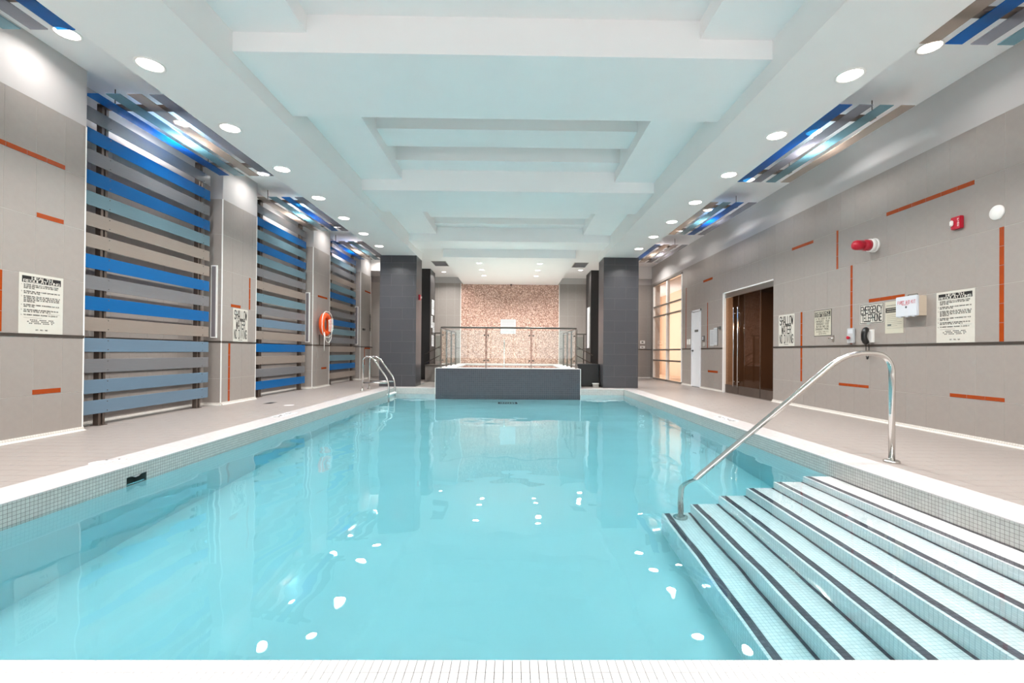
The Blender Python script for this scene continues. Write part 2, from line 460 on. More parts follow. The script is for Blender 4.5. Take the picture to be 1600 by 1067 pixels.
for a, b in ((1.2, DY0), (DY1, SY0), (SY1, WY0), (WY1, YF)): rl.append((XR-.006, XR+.006, a, b, 1.06, 1.09))
boxes('chair_rail', rl, 'chair_rail', wr)
for t in [(5.023, 6.228, 2.858, 2.912), (7.76, 8.362, 2.858, 2.912), (7.158, 7.202, 2.30, 2.92), (6.85, 6.896, 1.10, 2.305), (4.714, 4.764, 1.09, 2.304),
          (5.926, 6.535, 1.697, 1.75), (8.048, 8.1, .456, 1.7), (6.53, 7.138, .455, .50), (4.707, 5.308, .455, .50), (11.72, 12.295, 2.865, 2.93),
          (11.99, 12.03, 1.09, 2.298), (11.395, 11.98, .45, .508), (13.50, 13.54, 1.09, 2.9)]:
    accent(wr, '-x', XR+TF-.001, *t)
cove('baseboard_right', [(XR, 1.2, XR, DY0, -1, 0), (XR, DY1, XR, SY0, -1, 0), (XR, SY1, XR, WY0, -1, 0), (XR, WY1, XR, YF, -1, 0)], 'white mosaic cove base along the right wall')

# ---- far wall
MX0, MX1 = -1.96, 1.69
wf = struct('wall_far', 'far wall with brown mosaic panel behind the raised spa', 'wall')
boxes('wall_body', [(XB-.3, XR+.24, YF+TF, YF+.25, -.1, 3.5)], 'grout', wf)
boxes('paint_band', [(XB-.3, XR+.24, YF, YF+.25, 3.5, ZC+.1)], 'paint_grey', wf)
tile_wall(wf, '-y', YF+TF, XP, MX0, XP+.05); tile_wall(wf, '-y', YF+TF, MX1, XR, MX1+.04)
boxes('mosaic_panel', [(MX0, MX1, YF-.01, YF+.02, .3, 3.49)], 'mosaic_brown', wf)
each('edge_trim', [(MX0-.02, MX0, YF-.02, YF+.02, .3, 3.49), (MX1, MX1+.02, YF-.02, YF+.02, .3, 3.49)], 'trim_white', wf)
each('chair_rail', [(XP, MX0-.02, YF-.006, YF+.006, 1.06, 1.09), (MX1+.02, XR, YF-.006, YF+.006, 1.06, 1.09)], 'chair_rail', wf)
cove('baseboard_far', [(XP, YF, -2.75, YF, 0, -1), (2.6, YF, XR, YF, 0, -1)], 'white mosaic cove base along the far wall')

# ---- wall behind the viewer, with a band of windows
wb = struct('wall_back', 'plain wall with a band of tall windows facing the pool', 'wall')
boxes('wall_body', [(XB-.3, XR+.24, YB-.2, YB, -.1, .5), (XB-.3, XR+.24, YB-.2, YB, 3.3, ZC+.1), (XB-.3, -4.2, YB-.2, YB, .5, 3.3), (4.2, XR+.24, YB-.2, YB, .5, 3.3)], 'paint_white', wb)
wn = struct('window_1', 'band of tall windows behind the viewer', 'window')
boxes('frame', [(-4.2, 4.2, YB-.12, YB-.06, .5, .56), (-4.2, 4.2, YB-.12, YB-.06, 3.24, 3.3)] + [(-4.2+i*1.4-.03, -4.2+i*1.4+.03, YB-.12, YB-.06, .5, 3.3) for i in range(7)], 'trim_white', wn)
for i in range(6): boxes('pane', [(-4.17+i*1.4, -2.83+i*1.4, YB-.095, YB-.085, .56, 3.24)], 'glass_window', wn)

# ---- ceiling
ce = struct('ceiling', 'white stepped ceiling with soffits, cross beams and coffers', 'ceiling')
SL0, SL1, SR0, SR1, ZS = -3.53, -2.60, 2.39, 3.31, 3.5
boxes('slab', [(XB-.3, XR+.24, YB-.2, YF+.25, 4.28, 4.5), (XB-.3, SL0+.005, YB, YF, ZC, 4.28), (SR1-.005, XR+.24, YB, YF, ZC, 4.28)], 'paint_white', ce)
for a, b in ((SL0, SL1), (SR0, SR1)): boxes('soffit', [(a, b, YB, 12.85, ZS, 4.3)], 'paint_soffit', ce)
for y0, y1 in ((-2.95, -1.78), (.62, 1.78), (4.19, 5.34), (7.76, 8.95), (11.28, 12.15)): boxes('beam', [(SL1, SR0, y0, y1, 3.68, 4.3)], 'paint_white', ce)
FX0, FX1 = -1.925, 1.71
for y0, y1 in ((-1.78, .62), (1.78, 4.19), (5.34, 7.76), (8.95, 11.28)):
    for a, b in ((SL1, FX0), (FX1, SR0)): boxes('coffer_frame', [(a, b, y0, y1, 3.86, 4.3)], 'paint_white', ce)
    boxes('coffer_rib', [(FX0, FX1, y0+.98, y0+1.52, 4.03, 4.3)], 'paint_white', ce)
    boxes('coffer_rib', [(FX0, FX1, y0+2.02, y1, 4.03, 4.3)], 'paint_white', ce)
boxes('rear_ceiling', [(SL1, -1.89, 12.15, YF, 3.72, 4.3), (1.65, SR0, 12.15, YF, 3.72, 4.3), (SL0, SL1, 12.85, YF, 3.72, 4.3), (SR0, SR1, 12.85, YF, 3.72, 4.3),
                       (XB, SL0, 15.8, YF, 3.72, 4.3), (SR1, XR, 16.9, YF, 3.72, 4.3)], 'paint_soffit', ce)
boxes('spa_canopy', [(-1.89, 1.65, 12.15, YF, 3.46, 4.3)], 'paint_soffit', ce)
for i, (a, b) in enumerate(((-2.55, -2.1), (1.87, 2.31))):
    g = thing('air_grille', 'grey ceiling air grille beside the spa canopy, ' + ('left one', 'right one')[i], 'grille', 'ceiling air grilles')
    boxes('frame', [(a, b, 14.0, 14.78, 3.71, 3.72)], 'grille_grey', g)
    each('louver', [(a+.02, b-.02, 14.05+k*.09, 14.08+k*.09, 3.70, 3.712) for k in range(8)], 'panel_grey', g)

# ================================================================== the pool
pool = struct('pool_basin', 'rectangular swimming pool basin of white plaster with mosaic rim', 'pool')
FPTS = [(PY0, -1.45), (5.5, -1.58), (PY1, -1.30)]
bm = bmesh.new()
for (ya, za), (yb, zb) in zip(FPTS, FPTS[1:]):
    q = [bm.verts.new(p) for p in ((PL-.05, ya, za), (PR_+.05, ya, za), (PR_+.05, yb, zb), (PL-.05, yb, zb), (PL-.05, ya, -2.2), (PR_+.05, ya, -2.2), (PR_+.05, yb, -2.2), (PL-.05, yb, -2.2))]
    for f in ((0, 1, 2, 3), (7, 6, 5, 4), (0, 4, 5, 1), (2, 6, 7, 3), (1, 5, 6, 2), (3, 7, 4, 0)): bm.faces.new([q[i] for i in f])
obj('basin_floor', bm, 'plaster', pool)
SK0, SK1 = 3.70, 3.905
boxes('plaster_wall', [(PL-.25, PL, PY0-.2, PY1+.2, -2.2, -.215), (PR_, PR_+.25, PY0-.2, PY1+.2, -2.2, -.215), (PL, PR_, PY0-.25, PY0, -2.2, -.215), (PL, PR_, PY1, PY1+.25, -2.2, -.215)], 'plaster', pool)
boxes('mosaic_band', [(PL-.25, PL, PY0-.2, SK0, -.215, -.012), (PL-.25, PL, SK1, PY1+.2, -.215, -.012), (PL-.25, PL, SK0, SK1, -.095, -.012), (PL-.25, PL-.12, SK0, SK1, -.215, -.095), (PL-.12, PL, SK0, SK1, -.215, -.205),
      (PR_, PR_+.25, PY0-.2, PY1+.2, -.215, -.012), (PL, PR_, PY0-.25, PY0, -.215, -.012), (PL, PR_, PY1, PY1+.25, -.215, -.012)], 'mosaic_face', pool)
# coping
cop = struct('pool_coping', 'white mosaic coping framing the swimming pool', 'coping')
def coping_run(x0, x1, y0, y1):
    boxes('coping_run', [(x0, x1, y0, y1, -.012, -.0)], 'mosaic_top', cop)
for r_ in ((PL-CPW, PL-.008, .9, PY1+.30), (PR_+.008, PR_+CPW, .9, PY1+.30), (PL-.008, PR_+.008, PY1+.008, PY1+.30)): coping_run(*r_)
def bullnose(p0, p1, nx, ny):
    bm = bmesh.new(); pr = [(.010, 0), (-.001, -.001), (-.007, -.004), (-.0085, -.009), (-.0085, -.0125), (.010, -.0125)]
    ra = [bm.verts.new((p0[0]-nx*p[0], p0[1]-ny*p[0], p[1])) for p in pr]; rb = [bm.verts.new((p1[0]-nx*p[0], p1[1]-ny*p[0], p[1])) for p in pr]
    for k in range(6): bm.faces.new((ra[k], ra[(k+1) % 6], rb[(k+1) % 6], rb[k]))
    bm.faces.new(ra); bm.faces.new(list(reversed(rb)))
    obj('bullnose', bm, 'coping_white', cop)
bullnose((PL-.008, PY0), (PL-.008, PY1), 1, 0); bullnose((PR_+.008, PY0), (PR_+.008, PY1), -1, 0); bullnose((PL, PY1+.008), (PR_, PY1+.008), 0, -1)
# near coping, tile by tile
boxes('coping_bed', [(PL-CPW, PR_+CPW, .95, PY0-.004, -.30, -.006)], 'coping_grout', cop)
pit = .0262; nrest = bmesh.new()
ntile = int((1.62*2)/pit)
x = -1.62
bn = None
def bull_tile_mesh():
    me = bpy.data.meshes.new('bullnose_tile'); a = pit/2-.0011; v = []; pr = [(-.0625, -.006), (-.0625, 0), (-.016, 0), (-.007, -.002), (-.002, -.007), (0, -.016), (0, -.03), (-.02, -.03)]
    for s in (-a, a): v += [(s, p[0], p[1]) for p in pr]
    n = len(pr); f = [(k, (k+1) % n, n+(k+1) % n, n+k) for k in range(n)] + [tuple(reversed(range(n))), tuple(range(n, 2*n))]
    me.from_pydata(v, [], f); me.materials.append(M['coping_tile']); return me
bn = bull_tile_mesh()
for i in range(ntile):
    o = link('tile', bn, cop); o.location = (-1.62+pit*(i+.5), PY0, 0)
for i in range(ntile): put_tile('tile', cop, '+z', -.006, -1.62+pit*i, -1.62+pit*(i+1), PY0-.0635-pit, PY0-.0635, 'coping_tile', .0022, .006)
def flat_tile(bm, x0, x1, y0, y1): box(bm, x0+.0011, x1-.0011, y0+.0011, y1-.0011, -.006, 0)
for k in range(1, 6):
    for i in range(ntile): flat_tile(nrest, -1.62+pit*i, -1.62+pit*(i+1), PY0-.0635-pit*(k+1), PY0-.0635-pit*k)
tag(obj('tile_field', nrest, 'coping_tile', cop), kind='stuff')
boxes('coping_run', [(PL-.008, -1.621, .95, PY0, -.2, 0), (1.625, PR_+.008, .95, PY0, -.2, 0)], 'mosaic_top', cop)

# skimmer mouth in the left rim
sk = thing('skimmer', 'dark skimmer opening with a ragged lip in the left pool wall', 'skimmer')
boxes('throat', [(PL-.118, PL-.108, SK0+.002, SK1-.002, -.203, -.098), (PL-.108, PL-.004, SK0+.001, SK0+.004, -.203, -.098), (PL-.108, PL-.004, SK1-.004, SK1-.001, -.203, -.098), (PL-.108, PL-.004, SK0+.002, SK1-.002, -.101, -.097), (PL-.108, PL-.004, SK0+.002, SK1-.002, -.204, -.2)], 'skimmer_shade', sk)  # added dark lining: the shade inside the opening is put into its colour
bm = bmesh.new()
prof = [(0, -.095), (1, -.095), (1, -.098), (.8, -.099), (.7, -.104), (.62, -.113), (.46, -.115), (.38, -.105), (.2, -.101), (0, -.099)]
va = [bm.verts.new((PL-.004, SK0+(SK1-SK0)*u, z)) for u, z in prof]; vb = [bm.verts.new((PL-.02, SK0+(SK1-SK0)*u, z)) for u, z in prof]
for k in range(len(prof)): bm.faces.new((va[k], va[(k+1) % 10], vb[(k+1) % 10], vb[k]))
bm.faces.new(va); bm.faces.new(list(reversed(vb)))
obj('weir_lip', bm, 'coping_white', sk)

# steps
st = thing('pool_steps', 'flight of six mosaic steps with dark nosing strips leading into the water', 'steps')
SX = [2.615, 2.35, 2.10, 1.855, 1.60, 1.345]; SZs = [-.163, -.36, -.556, -.765, -.972, -1.16]; SYE = 4.07
for i, (sx, sz) in enumerate(zip(SX, SZs)):
    xr = PR_ if i == 0 else SX[i-1]
    s = boxes('step', [(sx, xr, PY0, SYE, -1.62, sz)], 'mosaic_step', st)
    boxes('nosing_strip', [(sx+.020, sx+.068, PY0, SYE, sz-.004, sz+.0015)], 'mosaic_strip', s)
    boxes('edge_strip', [(xr-.022, xr-.0005, PY0, SYE, sz-.004, sz+.0015)], 'mosaic_strip', s)

# water
bm = bmesh.new(); box(bm, PL-.012, PR_+.012, PY0-.012, PY1+.012, -2.1, WATER_Z)
wa = obj('pool_water', bm, 'pool_water'); tag(wa, 'clear turquoise water filling the swimming pool', 'water', kind='structure')

# main drain frame on the floor by the spa
dr = thing('drain_grate', 'dark rectangular drain grate on the pool floor near the spa', 'drain')
zf = -1.30
boxes('frame', [(-.36, .11, 10.95, 10.99, zf-.05, zf-.015), (-.36, .11, 11.22, 11.26, zf-.05, zf-.015), (-.36, -.32, 10.95, 11.26, zf-.05, zf-.015), (.07, .11, 10.95, 11.26, zf-.05, zf-.015)], 'ink', dr)
each('bar', [(-.3+k*.06, -.28+k*.06, 10.99, 11.22, zf-.05, zf-.02) for k in range(7)], 'ink_grey', dr)
bm = bmesh.new(); lathe(bm, [(.02, 0), (.05, .0), (.05, .02), (.02, .025)], (PR_-.002, 9.36, -.26), 'x', 16)
o = obj('wall_inlet', bm, 'black_plastic'); o.rotation_euler = (0, 0, 0); tag(o, 'small dark inlet fitting on the right pool wall', 'fitting')

# ================================================================== rails
def base_plate(name, c, r, mat, parent, h=.02):
    bm = bmesh.new(); lathe(bm, [(r, 0), (r, h*.6), (r*.85, h), (r*.3, h)], c, 'z', 24); return obj(name, bm, mat, parent)
hr = thing('handrail', 'polished steel handrail running from the deck down the pool steps', 'handrail')
hp = smooth_path([(3.33, 3.962, 0), (3.33, 3.962, .955), (2.92, 3.962, .955), (1.48, 3.968, -.26), (1.48, 3.985, -1.16)], .24, 10)
bm = bmesh.new(); tube(bm, hp, .0245, 16); obj('rail', bm, 'steel', hr)
base_plate('base_plate', (3.33, 3.962, 0), .062, 'steel', hr, .02); base_plate('base_plate', (1.48, 3.985, -1.16), .062, 'steel', hr, .02)

ld = thing('pool_ladder', 'chrome pool ladder with two arched rails at the far left corner', 'ladder')
for y in (10.77, 11.33):
    dx = -.02 if y > 11 else 0
    bm = bmesh.new()
    tube(bm, smooth_path([(-3.545+dx, y, 0), (-3.54+dx, y, .80), (-3.33+dx, y, .80), (-2.93, y, .24), (-2.93, y, -1.1)], .16, 8), .021, 12); obj('rail', bm, 'steel', ld)
    bm = bmesh.new(); tube(bm, [(-3.54+dx, y, .19), (-2.93, y, .19)], .019, 10); obj('crossbar', bm, 'steel', ld)
    base_plate('base_plate', (-3.545+dx, y, 0), .05, 'steel', ld)
for z in (-.07, -.36, -.65, -.94): boxes('tread', [(-2.97, -2.89, 10.77, 11.33, z-.03, z)], 'trim_white', ld)

# ================================================================== dark columns
def dark_column(x0, x1, y0, y1, z1, mat, gr, label, faces):
    c_ = struct('column', label, 'column')
    boxes('core', [(x0+TF, x1-TF, y0+TF, y1-TF, 0, z1)], gr, c_)
    for pl in ('-y', '+y', '+x', '-x'):
        if pl not in faces:
            continue
        u0, u1 = (x0, x1) if pl in ('-y', '+y') else (y0, y1)
        pos = {'-y': y0+TF, '+y': y1-TF, '+x': x1-TF, '-x': x0+TF}[pl]
        r = 0; z = 0
        while z < z1-.01:
            zt = min(z+.3, z1); us = [u0]; u = u0+(.6 if r % 2 == 0 else .3)
            while u < u1-.03: us.append(u); u += .6
            us.append(u1)
            for a, b in zip(us, us[1:]): put_tile('tile', c_, pl, pos, a, b, z, zt, mat, .003)
            z += .3; r += 1
    return c_
dark_column(-3.57, -2.60, 12.17, 12.87, ZS, 'dark_tile', 'dark_grout', 'dark grey tiled column at the far left corner of the pool', ('-y', '+y', '+x', '-x'))
dark_column(2.41, 3.35, 12.17, 12.87, ZS, 'dark_tile', 'dark_grout', 'dark grey tiled column at the far right corner of the pool', ('-y', '+y', '+x', '-x'))
dark_column(-3.5, -2.80, 15.3, 16.2, 3.72, 'near_black', 'ink', 'column behind the left grey column, coloured black as if unlit, notices on its side', ('-y', '+x'))
dark_column(2.60, 3.4, 15.3, 16.3, 3.72, 'near_black', 'ink', 'column behind the right grey column, coloured black as if unlit', ('-y', '-x'))

# ================================================================== spa
spa = thing('spa_tub', 'raised spa with dark mosaic front and white rim at the pool end', 'spa')
s0, s1, sz = -2.015, 1.755, .515
boxes('front_wall', [(s0, s1, PY1-.002, 12.1, -1.6, sz-.012)], 'mosaic_spa', spa)
boxes('side_wall', [(s0, s0+.3, 12.1, YF-.04, 0, sz-.012), (s1-.3, s1, 12.1, YF-.04, 0, sz-.012), (s0+.3, s1-.3, 15.6, YF-.04, 0, sz-.012)], 'wall_tile', spa)
boxes('rim', [(s0, s1, PY1-.006, 12.35, sz-.012, sz), (s0, s0+.42, 12.35, YF-.04, sz-.012, sz), (s1-.42, s1, 12.35, YF-.04, sz-.012, sz), (s0+.42, s1-.42, 15.4, YF-.04, sz-.012, sz)], 'coping_white', spa)
each('corner_trim', [(s0-.004, s0+.012, PY1-.010, PY1+.004, -.25, sz), (s1-.012, s1+.004, PY1-.010, PY1+.004, -.25, sz)], 'trim_white', spa)
boxes('tub_floor', [(s0+.3, s1-.3, 12.1, 15.6, -.2, .36)], 'mosaic_step', spa)
boxes('tub_water', [(s0+.3, s1-.3, 12.1, 15.6, .485, .495)], 'glass', spa)
# glass guard
gr_ = thing('glass_guard', 'glass balustrade with steel posts around the raised spa', 'railing')
gx0, gx1, gy, gt = -1.895, 1.655, 11.95, 1.575
fx = [gx0, -.712, .472, gx1]
def post(x, y, p, ax='x', z0=sz, z1=gt-.03):
    if ax == 'x': boxes('post', [(x-.022, x-.008, y-.025, y+.025, z0, z1), (x+.008, x+.022, y-.025, y+.025, z0, z1)], 'guard_steel', p)
    else: boxes('post', [(x-.025, x+.025, y-.022, y-.008, z0, z1), (x-.025, x+.025, y+.008, y+.022, z0, z1)], 'guard_steel', p)
for x in fx: post(x, gy, gr_)
bm = bmesh.new(); tube(bm, smooth_path([(gx0, 15.0, gt), (gx0, gy, gt), (gx1, gy, gt), (gx1, 15.0, gt)], .05, 4), .024, 12); obj('top_rail', bm, 'guard_steel', gr_)
for a, b in zip(fx, fx[1:]):
    boxes('pane', [(a+.035, b-.035, gy-.005, gy+.005, sz+.08, gt-.07)], 'glass', gr_)
    for x in (a+.05, b-.05):
        for z in (sz+.2, gt-.2):
            bm = bmesh.new(); lathe(bm, [(.02, -.015), (.024, -.012), (.024, .012), (.02, .015)], (x, gy, z), 'y', 12); obj('clamp', bm, 'guard_steel', gr_)
for x in (gx0, gx1):
    yy = [gy, 12.93, 13.92, 14.95]
    for y in yy[1:]: post(x, y, gr_, 'y')
    for a, b in zip(yy, yy[1:]): boxes('pane', [(x-.005, x+.005, a+.035, b-.035, sz+.08, gt-.07)], 'glass', gr_)
# stair rails beside the spa
for s, (xa, xb) in enumerate(((-2.72, -2.06), (1.80, 2.44))):
    t = thing('stair_rail', ('left', 'right')[s]+' steel stair rail with glass beside the raised spa', 'railing', 'spa stair rails')
    for x in (xa+.12, xb-.10): boxes('post', [(x-.02, x+.02, 15.1, 15.14, .0 if s else .52, 1.53)], 'guard_steel', t)
    boxes('top_rail', [(xa, xb, 15.1, 15.14, 1.53, 1.57)], 'guard_steel', t)
    boxes('pane', [(xa+.15, xb-.13, 15.115, 15.125, .62, 1.46)], 'glass', t)
    for dz in (0, -.3):
        bm = bmesh.new()
        if s: tube(bm, [(xa+.12, 15.08, 1.25+dz), (xb+.2, 15.08, .85+dz)], .016, 8)
        else: tube(bm, [(xb-.1, 15.08, 1.25+dz), (xa-.2, 15.08, .85+dz)], .016, 8)
        obj('grab_bar', bm, 'guard_steel', t)
bx = thing('spa_landing', 'low grey tiled landing on the left side of the spa', 'landing')
boxes('block', [(-2.74, -2.02, 14.2, 16.9, 0, .5)], 'wall_tile', bx); boxes('top_slab', [(-2.76, -2.02, 14.18, 16.9, .5, .52)], 'chair_rail', bx)
bb = thing('storage_chest', 'black chest standing between the spa and the right dark column', 'chest')
boxes('body', [(1.80, 2.38, 12.62, 13.3, .02, .56)], 'black_plastic', bb); boxes('lid', [(1.78, 2.40, 12.60, 13.32, .56, .62)], 'black_plastic', bb)
each('foot', [(1.82, 1.88, 12.64, 12.7, 0, .02), (2.3, 2.36, 12.64, 12.7, 0, .02), (1.82, 1.88, 13.2, 13.26, 0, .02), (2.3, 2.36, 13.2, 13.26, 0, .02)], 'black_plastic', bb)
wt = thing('white_stop', 'small white-topped block on the deck beside the black chest', 'block')
boxes('block', [(2.19, 2.34, 12.42, 12.54, 0, .08)], 'grille_grey', wt); boxes('cap', [(2.18, 2.35, 12.41, 12.55, .08, .105)], 'trim_white', wt)
sp = thing('spa_faucet', 'tall chrome spout standing on the spa rim', 'faucet')
bm = bmesh.new(); tube(bm, smooth_path([(-.31, 15.55, sz), (-.31, 15.55, 1.32), (-.31, 15.40, 1.36)], .08, 6), .022, 10); obj('spout', bm, 'steel', sp); base_plate('base_plate', (-.31, 15.55, sz), .05, 'steel', sp)

# ================================================================== slat screens
COLS = {'B': 'slat_blue', 'S': 'slat_steel_blue', 'T': 'slat_teal', 'E': 'slat_beige', 'G': 'slat_grey'}
SLAT = {}
def slat(parent, plane, x, y0, y1, z, mat, wd=.166, th=.010):
    k = (plane, round(y1-y0, 3), mat)
    if k not in SLAT:
        bm = bmesh.new()
        if plane == 'v': box(bm, -th/2, th/2, y0-y1 if False else -(y1-y0)/2, (y1-y0)/2, -wd/2, wd/2)
        else: box(bm, -wd/2, wd/2, -(y1-y0)/2, (y1-y0)/2, -th/2, th/2)
        bmesh.ops.bevel(bm, geom=bm.edges, offset=.002, segments=1, affect='EDGES')
        me = bpy.data.meshes.new('slat'); bm.to_mesh(me); bm.free(); me.materials.append(M[mat]); SLAT[k] = me
    o = link('slat', SLAT[k], parent); o.location = (x, (y0+y1)/2, z); return o
BAYS = [(5.31, 7.75), (8.81, 11.25), (12.31, 14.75)]
PAT = ['GBGBTEEBGBESGSS', 'GBTBTGETGSEBEGB', 'BTGETBEGBTGETBE']
ORD = ['first', 'second', 'third']
NEARW = ['nearest', 'middle', 'farthest']
for i, ((a, b), pat) in enumerate(zip(BAYS, PAT)):
    sc_ = thing('slat_screen', NEARW[i]+' wall screen of blue, teal and grey acrylic slats between pillars', 'slat screen', 'acrylic slat screens on the left wall')
    for k, ch in enumerate(pat): slat(sc_, 'v', -5.055, a, b-.15, 3.735-.25*k, COLS[ch])
    for y in (a+.36, b-.36):
        boxes('post', [(-5.13, -5.065, y-.045, y-.012, 0, 3.93), (-5.13, -5.065, y+.012, y+.045, 0, 3.93)], 'post_metal', sc_)
        bm = bmesh.new()
        for k in range(15):
            for dz in (-.055, .055): lathe(bm, [(.006, -.002), (.006, .006), (.003, .008)], (-5.05, y+.06, 3.735-.25*k+dz), 'x', 6)
        tag(obj('screw', bm, 'ink_grey', sc_), kind='stuff')
        boxes('foot_plate', [(-5.15, -5.045, y-.06, y+.06, 0, .008)], 'post_metal', sc_)
def canopy(side, i, a, b, pat, label):
    t = thing('ceiling_slat_panel', label, 'slat panel', 'ceiling slat panels in the side recesses')
    xs = [-4.915, -4.665, -4.415, -4.165] if side < 0 else [3.90, 4.15, 4.395, 4.65]
    for x, ch in zip(xs, pat): slat(t, 'h', x, a, b, 3.895, 'ceiling_'+COLS[ch])
    for y in (a+.36, b-.36):
        if side < 0: boxes('bracket', [(-5.13, -3.95, y-.045, y+.045, 3.905, 3.945)], 'post_metal', t)
        else: boxes('bracket', [(3.72, 4.52, y-.045, y+.045, 3.905, 3.945)], 'post_metal', t)
        bm = bmesh.new()
        for x in ((-4.95, -4.2) if side < 0 else (3.95, 4.5)): tube(bm, [(x, y, 3.945), (x, y, ZC)], .006, 6)
        obj('hanger', bm, 'post_metal', t)
for i, (a, b) in enumerate([(1.81, 4.25)]+BAYS):
    if i == 0: lab = 'of blue, grey and teal slats at the near end of the '
    else: lab = 'of four coloured slats above the '
    canopy(-1, i, a, b, ['TTGB', 'BTEG', 'ETBG', 'BETG'][i], 'ceiling panel '+(lab+'left recess' if i == 0 else lab+['', 'nearest', 'middle', 'farthest'][i]+' wall slat screen'))
    canopy(1, i, a, b, ['EBGT', 'BGTE', 'ETBG', 'BEGG'][i], 'ceiling panel '+(lab+'right recess' if i == 0 else 'of four coloured slats, '+['', 'nearest whole one', 'middle one', 'farthest one'][i]+' in the right recess'))

# ================================================================== downlights
DLM = {}
def downlight(x, y, z, power, label, group, r=.105, spread=2.6):
    t = thing('downlight', label, 'downlight', group, (x, y, z))
    if r not in DLM:
        bm = bmesh.new(); n = 28
        prof = [(r+.014, 0), (r+.014, -.006), (r, -.008), (r-.006, -.002), (r-.010, 0.0)]
        rings = [[bm.verts.new((q*math.cos(2*math.pi*k/n), q*math.sin(2*math.pi*k/n), h)) for k in range(n)] for q, h in prof]
        for i in range(len(rings)-1):
            for k in range(n): f = bm.faces.new((rings[i][k], rings[i][(k+1) % n], rings[i+1][(k+1) % n], rings[i+1][k])); f.smooth = True
        bmesh.ops.recalc_face_normals(bm, faces=bm.faces)
        ring = bpy.data.meshes.new('trim_ring'); bm.to_mesh(ring); bm.free(); ring.materials.append(M['trim_white'])
        bm = bmesh.new(); lathe(bm, [(r-.009, -.003), (r-.03, -.005), (r*.4, -.006)], (0, 0, 0), 'z', n)
        bmesh.ops.recalc_face_normals(bm, faces=bm.faces)
        lens = bpy.data.meshes.new('lens'); bm.to_mesh(lens); bm.free(); lens.materials.append(M['lens'])
        DLM[r] = (ring, lens)
    link('trim_ring', DLM[r][0], t); link('lens', DLM[r][1], t)
    key = (round(power, 2), r)
    if key not in DLM:
        ld_ = bpy.data.lights.new('lamp', 'AREA'); ld_.shape = 'DISK'; ld_.size = r*1.7; ld_.energy = power; ld_.color = C_LAMP; ld_.spread = spread
        DLM[key] = ld_
    l = link('lamp', DLM[key], t); l.location = (0, 0, -.02)
WORD = ['first', 'second', 'third', 'fourth', 'fifth', 'sixth', 'seventh']
DY = [4.12, 5.28, 6.46, 7.66, 8.81, 9.96, 11.12]
for s, x in ((0, -3.29), (1, 3.065)):
    for k, y in enumerate(DY):
        downlight(x, y, ZS, P_SOFFIT, '%s visible round downlight in the %s soffit row, counted from the near end' % (WORD[k], ('left', 'right')[s]), 'soffit downlights')
    for k, y in enumerate((2.95, 1.78, .6, -.6, -1.8, -3.0)):
        downlight(x, y, ZS, P_SOFFIT, '%s round soffit downlight behind the viewpoint on the %s side' % (WORD[k], ('left', 'right')[s]), 'soffit downlights behind the viewpoint')
for s, x in ((0, -4.57), (1, 4.315)):
    for k, y in enumerate((4.67, 6.50, 8.32, 10.1, 11.8, 13.6, 15.4)):  # last pair added to brighten the far end, stronger on the right
        downlight(x-(.16 if (s == 0 and k in (1, 3, 5)) else 0), y, ZC, ((P_BAY if s else P_BAY*1.6) if k in (1, 3, 5) else 36 if (k == 6 and s) else P_RECESS), '%s round downlight in the %s recess ceiling, counted from the near end' % (WORD[k], ('left', 'right')[s]), 'recess downlights')
    for k, y in enumerate((2.9, 1.1, -.7, -2.5)):
        downlight(x, y, ZC, P_RECESS, '%s round recess downlight behind the viewpoint on the %s side' % (WORD[k], ('left', 'right')[s]), 'recess downlights behind the viewpoint')
for s, x in ((0, -.99), (1, .735)):
    for k, y in enumerate((12.92, 13.97, 15.03)):
        downlight(x, y, 3.46, P_SPA, '%s small downlight in the spa canopy, %s column' % (('nearest', 'middle', 'farthest')[k], ('left', 'right')[s]), 'spa canopy downlights', .08)
downlight(-2.45, 15.9, 3.72, P_SPA, 'small downlight in the ceiling left of the spa canopy', 'rear ceiling downlights', .08)
downlight(2.25, 15.3, 3.72, P_SPA, 'small downlight in the ceiling right of the spa canopy', 'rear ceiling downlights', .08)

# ================================================================== doors and window on the right wall
d1 = struct('door_1', 'wide smoked-glass double door with long steel pulls', 'door')
boxes('frame', [(XR-.012, XR+.10, DY0, DY1, DZ-.025, DZ), (XR-.012, XR+.10, DY1-.06, DY1, 0, DZ)], 'trim_white', d1)
boxes('head_rail', [(XR+.02, XR+.07, DY0, DY1-.06, DZ-.13, DZ-.025)], 'steel_brushed', d1)
for a, b in ((8.97, 9.475), (9.495, 10.41), (10.43, 11.05)):
    lf = boxes('leaf', [(XR+.04, XR+.052, a, b, .20, DZ-.14)], 'glass_smoked', d1)
    boxes('kick_rail', [(XR+.03, XR+.062, a, b, .01, .20)], 'post_metal', lf)
    boxes('edge', [(XR+.036, XR+.056, a, a+.012, .01, DZ-.14)], 'steel', lf)
for y in (10.33, 10.53):
    bm = bmesh.new(); tube(bm, [(XR-.03, y, .18), (XR-.03, y, 2.02)], .014, 12)
    for z in (.30, 1.88): tube(bm, [(XR-.03, y, z), (XR+.045, y, z)], .009, 8)
    obj('pull_handle', bm, 'steel', d1)
ve = struct('wall_vestibule', 'dim brown vestibule behind the glass double door', 'wall')
boxes('wall_body', [(7.6, 7.7, 8.2, 12.3, 0, 2.8), (XR+.24, 7.7, 8.1, 8.2, 0, 2.8), (XR+.24, 7.7, 12.3, 12.4, 0, 2.8)], 'brown_wall', ve)
boxes('ceiling_panel', [(XR+.24, 7.7, 8.1, 12.4, 2.62, 2.8)], 'near_black', ve); boxes('floor_slab', [(XR+.05, 7.7, 8.1, 12.4, -.1, -.002)], 'brown_floor', ve)
